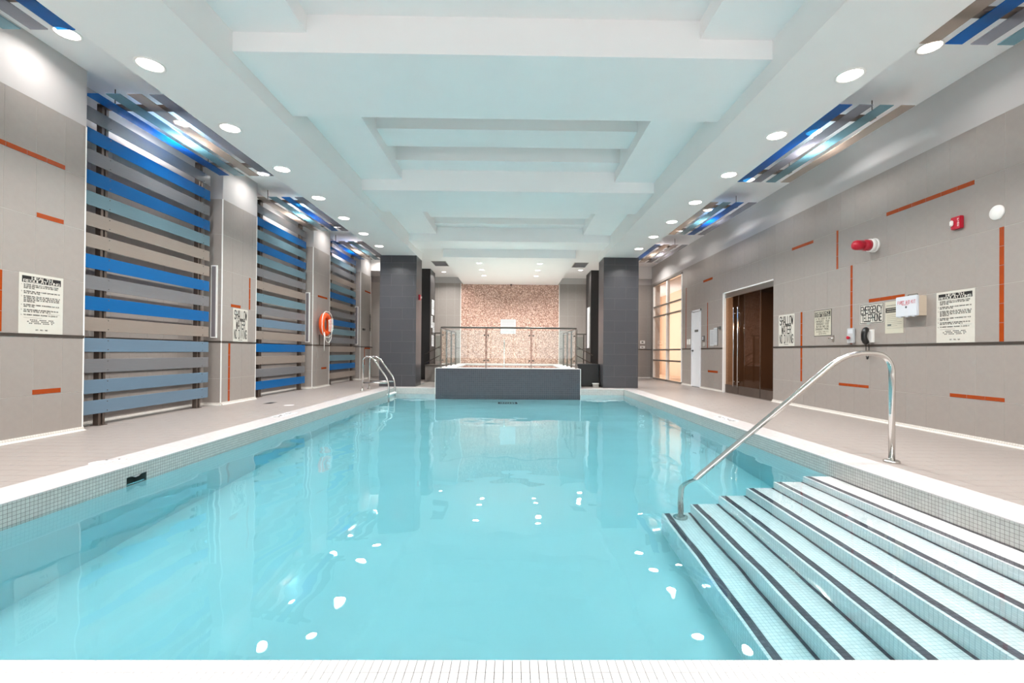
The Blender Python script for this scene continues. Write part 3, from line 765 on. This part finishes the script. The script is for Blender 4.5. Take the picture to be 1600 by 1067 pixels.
ln_ = bpy.data.lights.new('vestibule_lamp', 'AREA'); ln_.energy = 52; ln_.size = .5; ln_.color = (1, .88, .76); lo = link('vestibule_lamp', ln_); lo.location = (6.2, 9.8, 2.6)

d2 = struct('door_2', 'narrow white service door with dark lever handle', 'door')
boxes('frame', [(XR-.014, XR+.08, SY0, SY0+.045, 0, SZ), (XR-.014, XR+.08, SY1-.045, SY1, 0, SZ), (XR-.014, XR+.08, SY0, SY1, SZ-.045, SZ)], 'door_white', d2)
lf = boxes('leaf', [(XR+.0, XR+.045, SY0+.05, SY1-.05, .012, SZ-.05)], 'door_white', d2)
boxes('threshold', [(XR-.01, XR+.08, SY0+.045, SY1-.045, 0, .01)], 'ink', d2)
bm = bmesh.new(); tube(bm, [(XR, SY1-.10, 1.02), (XR-.05, SY1-.10, 1.02), (XR-.055, SY1-.24, 1.02)], .011, 8); lathe(bm, [(.03, 0), (.03, -.01)], (XR, SY1-.10, 1.02), 'x', 14); obj('handle', bm, 'ink', lf)
boxes('name_plate', [(XR-.004, XR, 12.62, 12.86, 1.55, 1.61)], 'ink_grey', lf)
for z in (.25, 1.08, 1.88): boxes('hinge', [(XR-.008, XR+.0, SY0+.045, SY0+.07, z-.06, z+.06)], 'steel_brushed', lf)

w2 = struct('window_2', 'tall steel-framed window looking into a warm lit room', 'window')
YM = 15.19; TZ = [.69, 1.06, 2.25, 2.60]
fr = [(XR-.02, XR+.07, WY0, WY0+.05, 0, WZ), (XR-.02, XR+.07, WY1-.06, WY1, 0, WZ), (XR-.02, XR+.07, YM-.05, YM+.05, 0, WZ), (XR-.02, XR+.07, WY0, WY1, WZ-.05, WZ), (XR-.02, XR+.07, WY0, WY1, 0, .06)]
for k, f_ in enumerate(fr): boxes('frame', [f_], 'trim_white' if k < 3 else 'steel_brushed', w2)
for z in TZ: boxes('transom', [(XR-.025, XR+.06, WY0+.05, WY1-.06, z-.025, z+.025)], 'steel_brushed', w2)
zz = [.06]+TZ+[WZ-.05]
for a, b in ((WY0+.05, YM-.05), (YM+.05, WY1-.06)):
    for z0, z1 in zip(zz, zz[1:]): boxes('pane', [(XR+.018, XR+.026, a, b, z0+.025, z1-.025)], 'glass_window', w2)
rm = struct('wall_warm', 'warm beige room seen through the tall window', 'wall')
boxes('wall_body', [(8.6, 8.7, 12.9, 20.5, 0, 3.6), (XR+.24, 8.7, 12.8, 12.9, 0, 3.6), (XR+.24, 8.7, 20.5, 20.6, 0, 3.6)], 'warm_wall', rm)
boxes('partition', [(6.7, 6.8, 17.3, 20.5, 0, 3.6)], 'warm_wall', rm)
boxes('ceiling_panel', [(XR+.24, 8.7, 12.8, 20.6, 3.5, 3.6)], 'paint_white', rm); boxes('floor_slab', [(XR+.1, 8.7, 12.8, 20.6, -.1, -.002)], 'warm_wall', rm)
boxes('bench', [(8.1, 8.6, 14.0, 17.0, .38, .46), (8.12, 8.2, 14.1, 14.2, 0, .38), (8.12, 8.2, 16.8, 16.9, 0, .38)], 'warm_wall', rm)
for y in (14.6, 17.6):
    l2 = bpy.data.lights.new('warm_lamp', 'AREA'); l2.energy = 19; l2.size = .6; l2.color = (1, .84, .68); lo = link('warm_lamp', l2); lo.location = (7.0, y, 3.47)

# ================================================================== signs
GL = {'A': ['0,0 1.5,6 2.5,6 4,0', '.6,2 3.4,2'], 'B': ['0,0 0,6 3,6 4,5 4,4 3,3.2 0,3.2', '3,3.2 4,2.3 4,1 3,0 0,0'], 'C': ['4,1 3,0 1,0 0,1 0,5 1,6 3,6 4,5'],
      'D': ['0,0 0,6 2.6,6 4,4.8 4,1.2 2.6,0 0,0'], 'E': ['4,0 0,0 0,6 4,6', '0,3.1 3.4,3.1'], 'F': ['0,0 0,6 4,6', '0,3.1 3.4,3.1'], 'G': ['4,5 3,6 1,6 0,5 0,1 1,0 3,0 4,1 4,2.8 2.3,2.8'],
      'H': ['0,0 0,6', '4,0 4,6', '0,3.1 4,3.1'], 'I': ['2,0 2,6'], 'J': ['4,6 4,1 3,0 1,0 0,1'], 'K': ['0,0 0,6', '4,6 .3,2.8', '1.4,3.6 4,0'], 'L': ['0,6 0,0 4,0'], 'M': ['0,0 0,6 2,2.4 4,6 4,0'],
      'N': ['0,0 0,6 4,0 4,6'], 'O': ['1,0 0,1 0,5 1,6 3,6 4,5 4,1 3,0 1,0'], 'P': ['0,0 0,6 3,6 4,5 4,3.8 3,2.8 0,2.8'], 'R': ['0,0 0,6 3,6 4,5 4,4 3,3 0,3', '2.4,3 4,0'],
      'S': ['0,1 1,0 3,0 4,1 4,2.3 3,3.1 1,3.1 0,3.9 0,5 1,6 3,6 4,5'], 'T': ['2,0 2,6', '0,6 4,6'], 'U': ['0,6 0,1 1,0 3,0 4,1 4,6'], 'V': ['0,6 2,0 4,6'], 'W': ['0,6 1,0 2,4.4 3,0 4,6'], 'X': ['0,0 4,6', '0,6 4,0'],
      'Y': ['0,6 2,3 4,6', '2,3 2,0'], '.': ['1.6,.1 2.2,.1'], ',': ['2.2,.4 1.6,-.9'], '1': ['1,5 2.2,6 2.2,0'], '2': ['0,5 1,6 3,6 4,5 4,4 0,0 4,0'], '3': ['0,6 4,6 2,3.5 4,2.4 4,1 3,0 0,.6'], '4': ['3,0 3,6 0,2 4,2'],
      '5': ['4,6 0,6 0,3.4 3,3.4 4,2.4 4,1 3,0 0,.4'], '6': ['3.6,6 1,5 0,3 0,1 1,0 3,0 4,1 4,2.4 3,3.2 .2,3']}
def text_part(body, size, plane, pos, u, v, mat, parent, width=None, align='CENTER', weight=.9, name='lettering', pitch=None):
    """block lettering as a thin raised mesh; u = anchor along the wall, v = height of the line centre; fits the given width"""
    n = max(1, len(body)); h = size/6.0
    adv = pitch if pitch else (width/(n-.22) if width else size*.8)
    gw = adv*.78/4.0; verts = []; faces = []
    tot = adv*(n-.22); x0 = -tot/2 if align == 'CENTER' else 0
    hx, hy = weight*gw*.62, weight*h*.5
    for i, ch in enumerate(body):
        for pl in GL.get(ch, []):
            pts = [tuple(float(q) for q in p.split(',')) for p in pl.split()]
            P = [(x0+i*adv+a*gw, (b-3)*h) for a, b in pts]
            for (ax, ay), (bx, by) in zip(P, P[1:]):
                dx, dy = bx-ax, by-ay; ln = math.hypot(dx, dy) or 1; tx, ty = dx/ln, dy/ln; ox, oy = -ty*hx, tx*hy; ex, ey = tx*hx*.9, ty*hy*.9
                k = len(verts); zo = .0004+.00004*(len(faces) % 12); verts += [(ax-ex+ox, ay-ey+oy, zo), (ax-ex-ox, ay-ey-oy, zo), (bx+ex-ox, by+ey-oy, zo), (bx+ex+ox, by+ey+oy, zo)]
                faces.append((k, k+1, k+2, k+3))
    me = bpy.data.meshes.new(name); me.from_pydata(verts, [], faces); me.materials.append(M[mat]); o = link(name, me, parent)
    o.matrix_local = Matrix.Translation({'+x': (pos, u, v), '-x': (pos, u, v), '-y': (u, pos, v)}[plane]) @ ROT[plane].to_4x4()
    return o
def plate(plane, pos, u0, u1, v0, v1, mat, parent, name='board', th=.004, r=0):
    if plane == '+x': return boxes(name, [(pos, pos+th, u0, u1, v0, v1)], mat, parent)
    if plane == '-x': return boxes(name, [(pos-th, pos, u0, u1, v0, v1)], mat, parent)
    return boxes(name, [(u0, u1, pos-th, pos, v0, v1)], mat, parent)
def surf(plane, pos, th): return pos+th if plane == '+x' else pos-th
# left edge of a sign as the viewer reads it: on the right wall Y runs from far (left) to near (right)
def ux(plane, y_left, y_right, t): return y_left+(y_right-y_left)*t

RULES = [("1.", ["NO PERSON INFECTED WITH A COMMUNICABLE DISEASE", "OR HAVING OPEN SORES ON HIS OR HER BODY SHALL", "ENTER THE POOL."]),
         ("2.", ["NO PERSON SHALL BRING A GLASS CONTAINER ONTO THE", "DECK OR INTO THE POOL."]),
         ("3.", ["NO PERSON SHALL POLLUTE THE WATER IN THE POOL IN", "ANY MANNER AND THAT SPITTING, SPOUTING OF WATER", "AND BLOWING THE NOSE IN THE POOL OR ON THE DECK", "ARE PROHIBITED."]),
         ("4.", ["NO PERSON SHALL ENGAGE IN BOISTEROUS PLAY IN OR", "ABOUT THE POOL."]),
         ("5.", ["THE MAXIMUM NUMBER OF BATHERS PERMITTED ON THE", "DECK AND IN THE POOL AT ANY TIME IS"]),
         ("6.", ["THE NEAREST EMERGENCY TELEPHONE IS LOCATED AT"])]
def health_sign(plane, pos, yl, yr, z0, z1, label):
    t = thing('health_sign', label, 'sign', 'health regulation signs')
    plate(plane, pos, min(yl, yr), max(yl, yr), z0, z1, 'sign_board', t)
    s = surf(plane, pos, .004); W = abs(yr-yl); H = z1-z0
    q = [ux(plane, yl, yr, .06), ux(plane, yl, yr, .94)]
    plate(plane, s, min(q), max(q), z1-H*.155, z1-H*.045, 'ink', t, 'header_band', .001)
    s2 = surf(plane, s, .0015)
    text_part('HEALTH', H*.042, plane, s2, ux(plane, yl, yr, .5), z1-H*.075, 'sign_board', t, W*.46, weight=.95)
    text_part('REGULATIONS', H*.042, plane, s2, ux(plane, yl, yr, .5), z1-H*.126, 'sign_board', t, W*.82, weight=.95)
    z = z1-H*.19; fs = H*.019; ls = H*.0285; pt = W*.84/49
    for num, lines in RULES:
        text_part(num, fs, plane, s, ux(plane, yl, yr, .045), z, 'ink', t, align='LEFT', pitch=pt)
        for k, tx in enumerate(lines): text_part(tx, fs, plane, s, ux(plane, yl, yr, .10), z-ls*k, 'ink', t, align='LEFT', weight=1.2, pitch=pt)
        z -= ls*len(lines)+H*.026
        if num in ('5.', '6.'):
            bar = [ux(plane, yl, yr, .62 if num == '5.' else .10), ux(plane, yl, yr, .92 if num == '5.' else .5)]
            zb = z+H*.026+ls*.15 if num == '5.' else z+H*.018-ls*.4
            plate(plane, s, min(bar), max(bar), zb-.001, zb+.001, 'ink_grey', t, 'blank_line', .0006)
            if num == '6.': z -= ls
    for k, (a, b) in enumerate(((.2, .78), (.18, .8), (.22, .76))):
        bar = [ux(plane, yl, yr, a), ux(plane, yl, yr, b)]
        n = 14
        for j in range(n):
            if (j*7+k*3) % 5 == 0: continue
            u0 = bar[0]+(bar[1]-bar[0])*j/n; u1 = bar[0]+(bar[1]-bar[0])*(j+.8)/n
            plate(plane, s, min(u0, u1), max(u0, u1), z-k*ls-.005, z-k*ls+.005, 'ink_grey', t, 'faint_print', .0005)
    text_part('ONT. REG. 565', H*.02, plane, s, ux(plane, yl, yr, .5), z0+H*.06, 'ink', t, W*.27)
    return t
health_sign('+x', XP, 4.604, 5.05, 1.092, 1.705, 'white health regulations sign on the nearest left pillar')
health_sign('-x', XR, 5.475, 5.014, 1.092, 1.70, 'white health regulations sign on the right wall beside the first aid box')
def shallow(plane, pos, yl, yr, z0, z1, label):
    t = thing('shallow_water_sign', label, 'sign', 'shallow water signs')
    plate(plane, pos, min(yl, yr), max(yl, yr), z0, z1, 'sign_board', t); s = surf(plane, pos, .004); H = z1-z0
    for k, (tx, wd) in enumerate((('SHALLOW', .84), ('WATER', .60), ('NO DIVING', .86))):
        text_part(tx, H*.245, plane, s, ux(plane, yl, yr, .5), z1-H*(.19+.29*k), 'ink', t, abs(yr-yl)*wd, weight=.92)
    for j in range(4):
        u = ux(plane, yl, yr, .38+.07*j); plate(plane, s, u-.012, u+.008, z0+H*.045, z0+H*.065, 'ink', t, 'faint_print', .0005)
shallow('+x', XP, 8.085, 8.527, 1.085, 1.68, 'white shallow water no diving sign on the second left pillar')
shallow('-x', XR, 8.766, 8.275, 1.092, 1.69, 'white shallow water no diving sign beside the glass door')
# emergency stop sign
t = thing('stop_button_sign', 'cream emergency stop button sign with black header on the right wall', 'sign')
yl, yr, z0, z1 = 7.726, 7.303, 1.25, 1.682; H = z1-z0
plate('-x', XR, yr, yl, z0, z1, 'ink', t, 'border'); plate('-x', XR-.0042, yr+.008, yl-.008, z0+.008, z1-.008, 'sign_cream', t, 'board', .001)
s = XR-.0054; plate('-x', s, yr+.022, yl-.022, z1-.115, z1-.025, 'ink', t, 'header_band', .0008); s2 = s-.001
text_part('EMERGENCY', .032, '-x', s2, (yl+yr)/2, z1-.049, 'sign_cream', t, .33, weight=.9); text_part('STOP BUTTON', .032, '-x', s2, (yl+yr)/2, z1-.092, 'sign_cream', t, .34, weight=.9)
for k, (tx, wd) in enumerate((('IN THE EVENT OF AN', .36), ('EMERGENCY, PUSH', .33), ('EMERGENCY STOP', .31), ('BUTTON AND USE', .31), ('EMERGENCY PHONE.', .34))):
    text_part(tx, .03, '-x', s, (yl+yr)/2, z1-.145-.043*k, 'ink', t, wd, weight=.8)
text_part('AN AUDIBLE SIGNAL WILL', .02, '-x', s, (yl+yr)/2, z0+.072, 'ink', t, .30, weight=.7); text_part('BE ACTIVATED', .02, '-x', s, (yl+yr)/2, z0+.038, 'ink', t, .18, weight=.7)
# emergency telephone sign
t = thing('telephone_sign', 'white emergency telephone sign with black border above the handset', 'sign')
yl, yr, z0, z1 = 6.70, 6.26, 1.39, 1.68
plate('-x', XR, yr, yl, z0, z1, 'sign_board', t, 'rim'); plate('-x', XR-.0042, yr+.007, yl-.007, z0+.007, z1-.007, 'ink', t, 'border', .0006); plate('-x', XR-.005, yr+.016, yl-.016, z0+.016, z1-.016, 'sign_board', t, 'board', .0008)
text_part('EMERGENCY', .098, '-x', XR-.006, (yl+yr)/2, z1-.088, 'ink', t, .385, weight=.95); text_part('TELEPHONE', .098, '-x', XR-.006, (yl+yr)/2, z1-.205, 'ink', t, .365, weight=.95)
# notice sheet
t = thing('notice_sheet', 'pale printed notice half covered by the first aid box', 'notice')
yl, yr, z0, z1 = 6.24, 5.945, 1.235, 1.67
plate('-x', XR, yr, yl, z0, z1, 'sign_cream', t, 'board', .003); s = XR-.0032
plate('-x', s, yr+.02, yl-.01, z1-.15, z1-.085, 'ink', t, 'header_band', .0008)
for k in range(2): 
    for j in range(9): plate('-x', s-.001, yl-.03-.027*j-.02, yl-.03-.027*j, z1-.108-.028*k, z1-.098-.028*k, 'sign_cream', t, 'faint_print', .0005)
for j in range(11): plate('-x', s, yl-.025-.024*j-.016, yl-.025-.024*j, z1-.058, z1-.048, 'ink_grey', t, 'faint_print', .0005)
for k in range(7): plate('-x', s, yl-.04-(.16 if k % 3 == 0 else .23), yl-.03, z1-.185-.025*k, z1-.182-.025*k, 'ink_grey', t, 'faint_print', .0005)
plate('-x', s, yl-.10, yl-.04, z0+.105, z0+.125, 'ink_grey', t, 'faint_print', .0005); plate('-x', s, yr+.02, yl-.03, z0+.07, z0+.072, 'ink_grey', t, 'faint_print', .0005)
# first aid box
t = thing('first_aid_box', 'white wall-mounted first aid kit box with red lettering', 'first aid box')
yl, yr, z0, z1 = 5.92, 5.60, 1.44, 1.695; XF = XR-.13
bm = bmesh.new(); box(bm, XR-.10, XR, yr+.01, yl, z0, z1-.005); obj('case', bm, 'box_side', t)
bm = bmesh.new(); box(bm, XF, XR-.10, yr, yl, z0-.004, z1); bmesh.ops.bevel(bm, geom=bm.edges, offset=.006, segments=2, affect='EDGES'); obj('lid', bm, 'box_white', t)
text_part('FIRST AID KIT', .04, '-x', XF-.001, (yl+yr)/2-.005, z1-.078, 'ink_red', t, .26, weight=.9)
for j in range(8): plate('-x', XF, 5.73+.012*j, 5.738+.012*j, z1-.113, z1-.105, 'ink_red', t, 'faint_print', .0005)
boxes('cross', [(XF-.0008, XF, 5.755, 5.765, z1-.155, z1-.125), (XF-.0008, XF, 5.745, 5.775, z1-.145, z1-.135)], 'ink', t)
bm = bmesh.new(); tube(bm, smooth_path([(XR-.07, 5.66, z1-.005), (XR-.07, 5.66, z1+.022), (XR-.07, 5.80, z1+.022), (XR-.07, 5.80, z1-.005)], .01, 4), .005, 8); obj('carry_handle', bm, 'ink_grey', t)
bm = bmesh.new()
for y in (5.66, 5.76, 5.86): box(bm, XF+.005, XF+.03, y-.02, y+.02, z0-.012, z0-.003)
obj('latch', bm, 'box_white', t)
# telephone handset
t = thing('wall_telephone', 'black telephone handset hanging on a white cradle below its sign', 'telephone')
boxes('cradle', [(XR-.03, XR, 6.43, 6.50, 1.12, 1.305)], 'white_plastic', t)
bm = bmesh.new(); tube(bm, [(XR-.055, 6.495, 1.105), (XR-.075, 6.495, 1.13), (XR-.095, 6.495, 1.17), (XR-.10, 6.495, 1.21), (XR-.095, 6.495, 1.26), (XR-.075, 6.495, 1.30), (XR-.055, 6.495, 1.32)], .03, 12, rads=[.032, .042, .04, .036, .04, .042, .032]); obj('handset', bm, 'black_plastic', t)
bm = bmesh.new(); pts = []
for k in range(121):
    a = k/120*math.pi; pts.append((XR-.05+.007*math.sin(k*1.9), 6.495+.028*math.cos(a)+.004*math.cos(k*1.9), 1.10-.22*math.sin(a)))
tube(bm, pts, .0045, 6); obj('coiled_cord', bm, 'black_plastic', t)
# stop button box, hook
t = thing('stop_button_box', 'grey wall box with red emergency button on the orange strip', 'button box')
bm = bmesh.new(); box(bm, XR-.03, XR, 6.785, 6.93, 1.115, 1.345); bmesh.ops.bevel(bm, geom=bm.edges, offset=.008, segments=2, affect='EDGES'); obj('housing', bm, 'grey_plastic', t)
bm = bmesh.new(); lathe(bm, [(.016, 0), (.016, -.02), (.026, -.024), (.026, -.034), (.018, -.04)], (XR-.03, 6.87, 1.20), 'x', 16); obj('button', bm, 'red_plastic', t)
boxes('label_plate', [(XR-.031, XR-.029, 6.81, 6.905, 1.265, 1.325)], 'box_white', t)
t = thing('wall_hook', 'small steel double hook right of the stop button sign', 'hook')
bm = bmesh.new(); lathe(bm, [(.022, 0), (.022, -.008), (.008, -.012), (.008, -.04), (.016, -.045), (.012, -.052)], (XR, 7.295, 1.205), 'x', 14); obj('peg', bm, 'steel', t)
boxes('back_plate', [(XR-.006, XR, 7.24, 7.275, 1.15, 1.255)], 'steel_brushed', t)
# alarm beacon, fire alarm strobe, round plate
t = thing('alarm_beacon', 'red warning beacon on a round white base high on the right wall', 'beacon')
bm = bmesh.new(); lathe(bm, [(.10, 0), (.10, -.02), (.085, -.03)], (XR, 6.43, 2.505), 'x', 24); obj('base', bm, 'trim_white', t)
bm = bmesh.new(); lathe(bm, [(.092, 0), (.092, -.05), (.08, -.055)], (XR-.028, 6.43, 2.505), 'x', 24); obj('collar', bm, 'white_plastic', t)
bm = bmesh.new(); lathe(bm, [(.078, 0), (.078, -.07), (.062, -.085), (.062, -.10), (.07, -.105), (.07, -.19), (.062, -.215), (.04, -.232), (.015, -.238)], (XR-.08, 6.43, 2.505), 'x', 24); obj('dome', bm, 'red_plastic', t)
def strobe(plane, c, label):
    t = thing('fire_strobe', label, 'fire alarm', 'fire alarm strobes')
    x, y, z = c; d = -1 if plane == '-x' else 1
    bm = bmesh.new(); box(bm, x, x+d*.045, y-.06, y+.06, z-.072, z+.072); bmesh.ops.bevel(bm, geom=bm.edges, offset=.006, segments=2, affect='EDGES'); obj('housing', bm, 'red_plastic', t)
    bm = bmesh.new(); box(bm, x+d*.045, x+d*.075, y+.012, y+.05, z-.032, z+.032); bmesh.ops.bevel(bm, geom=bm.edges, offset=.01, segments=2, affect='EDGES'); obj('flash_lens', bm, 'white_plastic', t)
    for k, ch in enumerate('FIRE'): text_part(ch, .017, plane, x+d*.046, y-.035, z+.036-.024*k, 'white_plastic', t, .016)
strobe('-x', (XR, 5.20, 2.477), 'red fire alarm strobe high on the right wall'); strobe('+x', (-2.60, 12.5, 2.42), 'small red fire alarm strobe on the left dark column')
bm = bmesh.new(); lathe(bm, [(.078, 0), (.078, -.006), (.07, -.014), (.02, -.018)], (XR, 4.785, 2.47), 'x', 32); tag(obj('cover_plate', bm, 'white_plastic'), 'round white blank cover plate above the tall orange strip', 'cover plate')

# life ring
t = thing('life_ring', 'orange life ring with white rope hung on the third left pillar', 'life ring')
LC = Vector((-4.82, 11.72, 1.61)); R1, R2 = .235, .068
bm = bmesh.new(); n1, n2 = 40, 14; rings = []
for i in range(n1):
    a = 2*math.pi*i/n1; ring = []
    for j in range(n2):
        b = 2*math.pi*j/n2; rr = R1+R2*math.cos(b); ring.append(bm.verts.new(LC+Vector((R2*math.sin(b), rr*math.cos(a), rr*math.sin(a)))))
    rings.append(ring)
for i in range(n1):
    for j in range(n2): f = bm.faces.new((rings[i][j], rings[(i+1) % n1][j], rings[(i+1) % n1][(j+1) % n2], rings[i][(j+1) % n2])); f.smooth = True
obj('ring', bm, 'ring_orange', t)
bm = bmesh.new(); pts = []
for i in range(81):
    a = 2*math.pi*i/80; rr = R1+R2+.018+.03*abs(math.sin(2*a)); pts.append(LC+Vector((.05, rr*math.cos(a), rr*math.sin(a))))
tube(bm, pts, .009, 8); obj('grab_rope', bm, 'rope_white', t)
bm = bmesh.new(); pts = []
for i in range(161):
    a = i/160*2*math.pi*8; pts.append(LC+Vector((.10+.045*math.cos(a), .09+.10*math.sin(a)+.02*i/160, .14-.30*i/160+.02*math.sin(a))))
tube(bm, pts, .008, 7); obj('rope_coil', bm, 'rope_white', t)
bm = bmesh.new(); tube(bm, smooth_path([LC+Vector((.06, -.20, -.22)), LC+Vector((.06, -.12, -.42)), LC+Vector((.06, .05, -.48)), LC+Vector((.06, .22, -.38)), LC+Vector((.06, .26, -.1))], .1, 6), .008, 7)
tube(bm, [LC+Vector((.06, -.20, -.2)), LC+Vector((.06, -.21, -.5)), LC+Vector((.06, -.2, -.68))], .007, 7); obj('loose_rope', bm, 'rope_white', t)
boxes('bracket', [(XP+.008, LC.x-.05, LC.y-.03, LC.y+.03, LC.z+.14, LC.z+.19)], 'steel_brushed', t)
boxes('stake', [(XP+.008, XP+.024, LC.y-.08, LC.y-.06, 1.09, 1.35)], 'chair_rail', t)

# narrow framed panels on the sides of the pillars
for i, y in enumerate((7.77, 11.27, 14.77)):
    t = thing('wall_panel', 'narrow grey panel in a white frame on the pillar side, '+['nearest', 'middle', 'farthest'][i]+' of three', 'wall panel', 'narrow pillar-side panels')
    boxes('frame', [(-5.125, -5.02, y-.02, y, 1.14, 2.37)], 'trim_white', t); boxes('inset', [(-5.105, -5.04, y-.023, y-.019, 1.16, 2.35)], 'panel_grey', t)
t = thing('intercom', 'small dark plate on the last left pillar', 'plate'); boxes('plate', [(XP, XP+.02, 14.98, 15.2, 1.62, 1.68)], 'ink', t); boxes('button', [(XP+.02, XP+.026, 15.05, 15.12, 1.635, 1.665)], 'ink_grey', t)
t = thing('conduit', 'thin dark vertical conduit on the last left pillar', 'conduit'); bm = bmesh.new(); tube(bm, [(XP+.015, 15.72, 1.62), (XP+.015, 15.72, 2.2)], .014, 8); obj('pipe', bm, 'ink_grey', t)
each('clip', [(XP, XP+.03, 15.69, 15.75, 1.7, 1.72), (XP, XP+.03, 15.69, 15.75, 2.1, 2.12)], 'ink_grey', t)

# papers by the white door
t = thing('posted_sheets', 'white notice sheets in a holder between service door and glass door', 'notice')
for k, (a, b, z0, z1) in enumerate(((11.62, 11.86, 1.14, 1.56), (11.42, 11.63, 1.16, 1.60))):
    s_ = plate('-x', XR, a, b, z0, z1, 'paper', t, 'sheet', .004)
    for j in range(9): plate('-x', XR-.0042, a+.02, b-.03, z1-.05-.038*j, z1-.045-.038*j, 'ink_grey', s_, 'faint_print', .0004)
boxes('holder', [(XR-.012, XR, 11.40, 11.415, 1.14, 1.62), (XR-.03, XR, 11.22, 11.32, 1.56, 1.62)], 'ink_grey', t)
t = thing('card_reader', 'grey keypad on the wall beside the service door', 'keypad'); boxes('body', [(XR-.03, XR, 12.18, 12.30, 1.28, 1.42)], 'ink_grey', t); boxes('keys', [(XR-.033, XR-.03, 12.2, 12.28, 1.31, 1.4)], 'grey_plastic', t)
boxes('lower_box', [(XR-.02, XR, 12.16, 12.26, 1.14, 1.25)], 'grille_grey', t)
t = thing('light_switch', 'pair of white rocker switches between window and service door', 'switch')
for y in (13.18, 13.33): 
    s_ = boxes('plate', [(XR-.008, XR, y, y+.09, 1.2, 1.36)], 'white_plastic', t); boxes('rocker', [(XR-.014, XR-.008, y+.03, y+.06, 1.25, 1.31)], 'white_plastic', s_)
for k, (z0, z1, wd) in enumerate(((1.29, 1.41, 'upper'), (1.11, 1.21, 'lower'))):
    t = thing('wall_outlet', wd+' white outlet plate on the far wall right of the dark column', 'outlet', 'far wall outlets'); boxes('plate', [(4.75, 4.93, YF-.012, YF, z0, z1)], 'white_plastic', t); boxes('socket', [(4.80, 4.87, YF-.016, YF-.012, z0+.035, z1-.035)], 'ink_grey', t)
t = thing('spa_notice', 'pale square notice on the brown mosaic wall above the spa', 'notice'); boxes('board', [(-.48, .09, YF-.03, YF-.01, 1.62, 2.16)], 'paper', t)
for k in range(7): boxes('faint_print', [(-.43, .03, YF-.0312, YF-.0302, 2.08-.065*k, 2.095-.065*k)], 'grille_grey', t)
for k, (z0, z1, y0, y1) in enumerate(((2.2, 2.72, 15.55, 16.0), (1.75, 2.15, 15.45, 15.75), (1.55, 1.95, 15.8, 16.1), (1.12, 1.5, 15.6, 16.0))):
    t = thing('posted_notice', ['topmost long', 'second near-edge', 'third', 'lowest'][k]+' pale notice on the side of the left rear column', 'notice', 'notices on the black column')
    boxes('sheet', [(-2.80, -2.79, y0, y1, z0, z1)], 'paper', t)
    for j in range(5): boxes('faint_print', [(-2.7902, -2.789, y0+.03, y1-.03, z1-.06-.06*j, z1-.045-.06*j)], 'ink_grey', t)
t = thing('white_board', 'tall white board on the side of the right rear column', 'board'); boxes('board', [(2.575, 2.599, 15.5, 15.9, 1.1, 2.5)], 'paper', t); boxes('edge', [(2.572, 2.599, 15.48, 15.5, 1.1, 2.5)], 'trim_white', t)
t = thing('sprinkler_head', 'small dark sprinkler head at the top of the brown mosaic wall', 'sprinkler'); bm = bmesh.new(); lathe(bm, [(.03, 0), (.03, -.02), (.012, -.03), (.012, -.06), (.03, -.065), (.03, -.07)], (-.1, 16.9, 3.46), 'z', 14); obj('head', bm, 'ink', t)

# deck fittings and coping markers
def marker(x0, x1, y0, y1, label, flip):
    t = thing('depth_marker', label, 'marker', 'coping depth markers')
    boxes('plate', [(x0, x1, y0, y1, 0, .002)], 'coping_tile', t)
    n = 6
    for k in range(n):
        if k == 3: continue
        a = y0+(y1-y0)*(k+.15)/n; b = y0+(y1-y0)*(k+.75)/n
        boxes('mark', [(x0+.03, x1-.03-.02*(k % 3), a, a+.02, .002, .0028), (x0+.03+.03*(k % 2), x0+.055+.03*(k % 2), a, b, .002, .0028), (x1-.07, x1-.05, a+.01, b, .002, .0028)], 'ink', t)
marker(-3.40, -3.24, 6.42, 6.90, 'black depth marking on the left coping', 1); marker(3.0, 3.16, 6.32, 6.78, 'black depth marking on the right coping', -1)
t = thing('deck_plate', 'white anchor cover with screws on the left coping', 'cover plate')
bm = bmesh.new(); lathe(bm, [(.075, 0), (.075, .004), (.06, .007), (.02, .007)], (-3.40, 3.80, 0), 'z', 24); lathe(bm, [(.05, 0), (.05, .004), (.02, .006)], (-3.33, 3.90, 0), 'z', 20); obj('cover', bm, 'coping_white', t)
bm = bmesh.new(); lathe(bm, [(.008, 0), (.008, .003)], (-3.40, 3.86, .007), 'z', 8); lathe(bm, [(.008, 0), (.008, .003)], (-3.33, 3.90, .006), 'z', 8); obj('screw', bm, 'ink_grey', t)
t = thing('floor_drain', 'dark slotted floor drain on the left deck', 'drain'); boxes('rim', [(-4.37, -4.25, 8.03, 8.25, 0, .003)], 'brass', t)
for k in range(4): boxes('slot', [(-4.355+.028*k, -4.342+.028*k, 8.05, 8.23, .003, .0036)], 'ink', t)
bm = bmesh.new(); lathe(bm, [(.085, 0), (.085, .003), (.07, .005), (.02, .005)], (-3.83, 7.83, 0), 'z', 24); tag(obj('access_cover', bm, 'coping_white'), 'round white access cover on the left deck', 'cover plate')
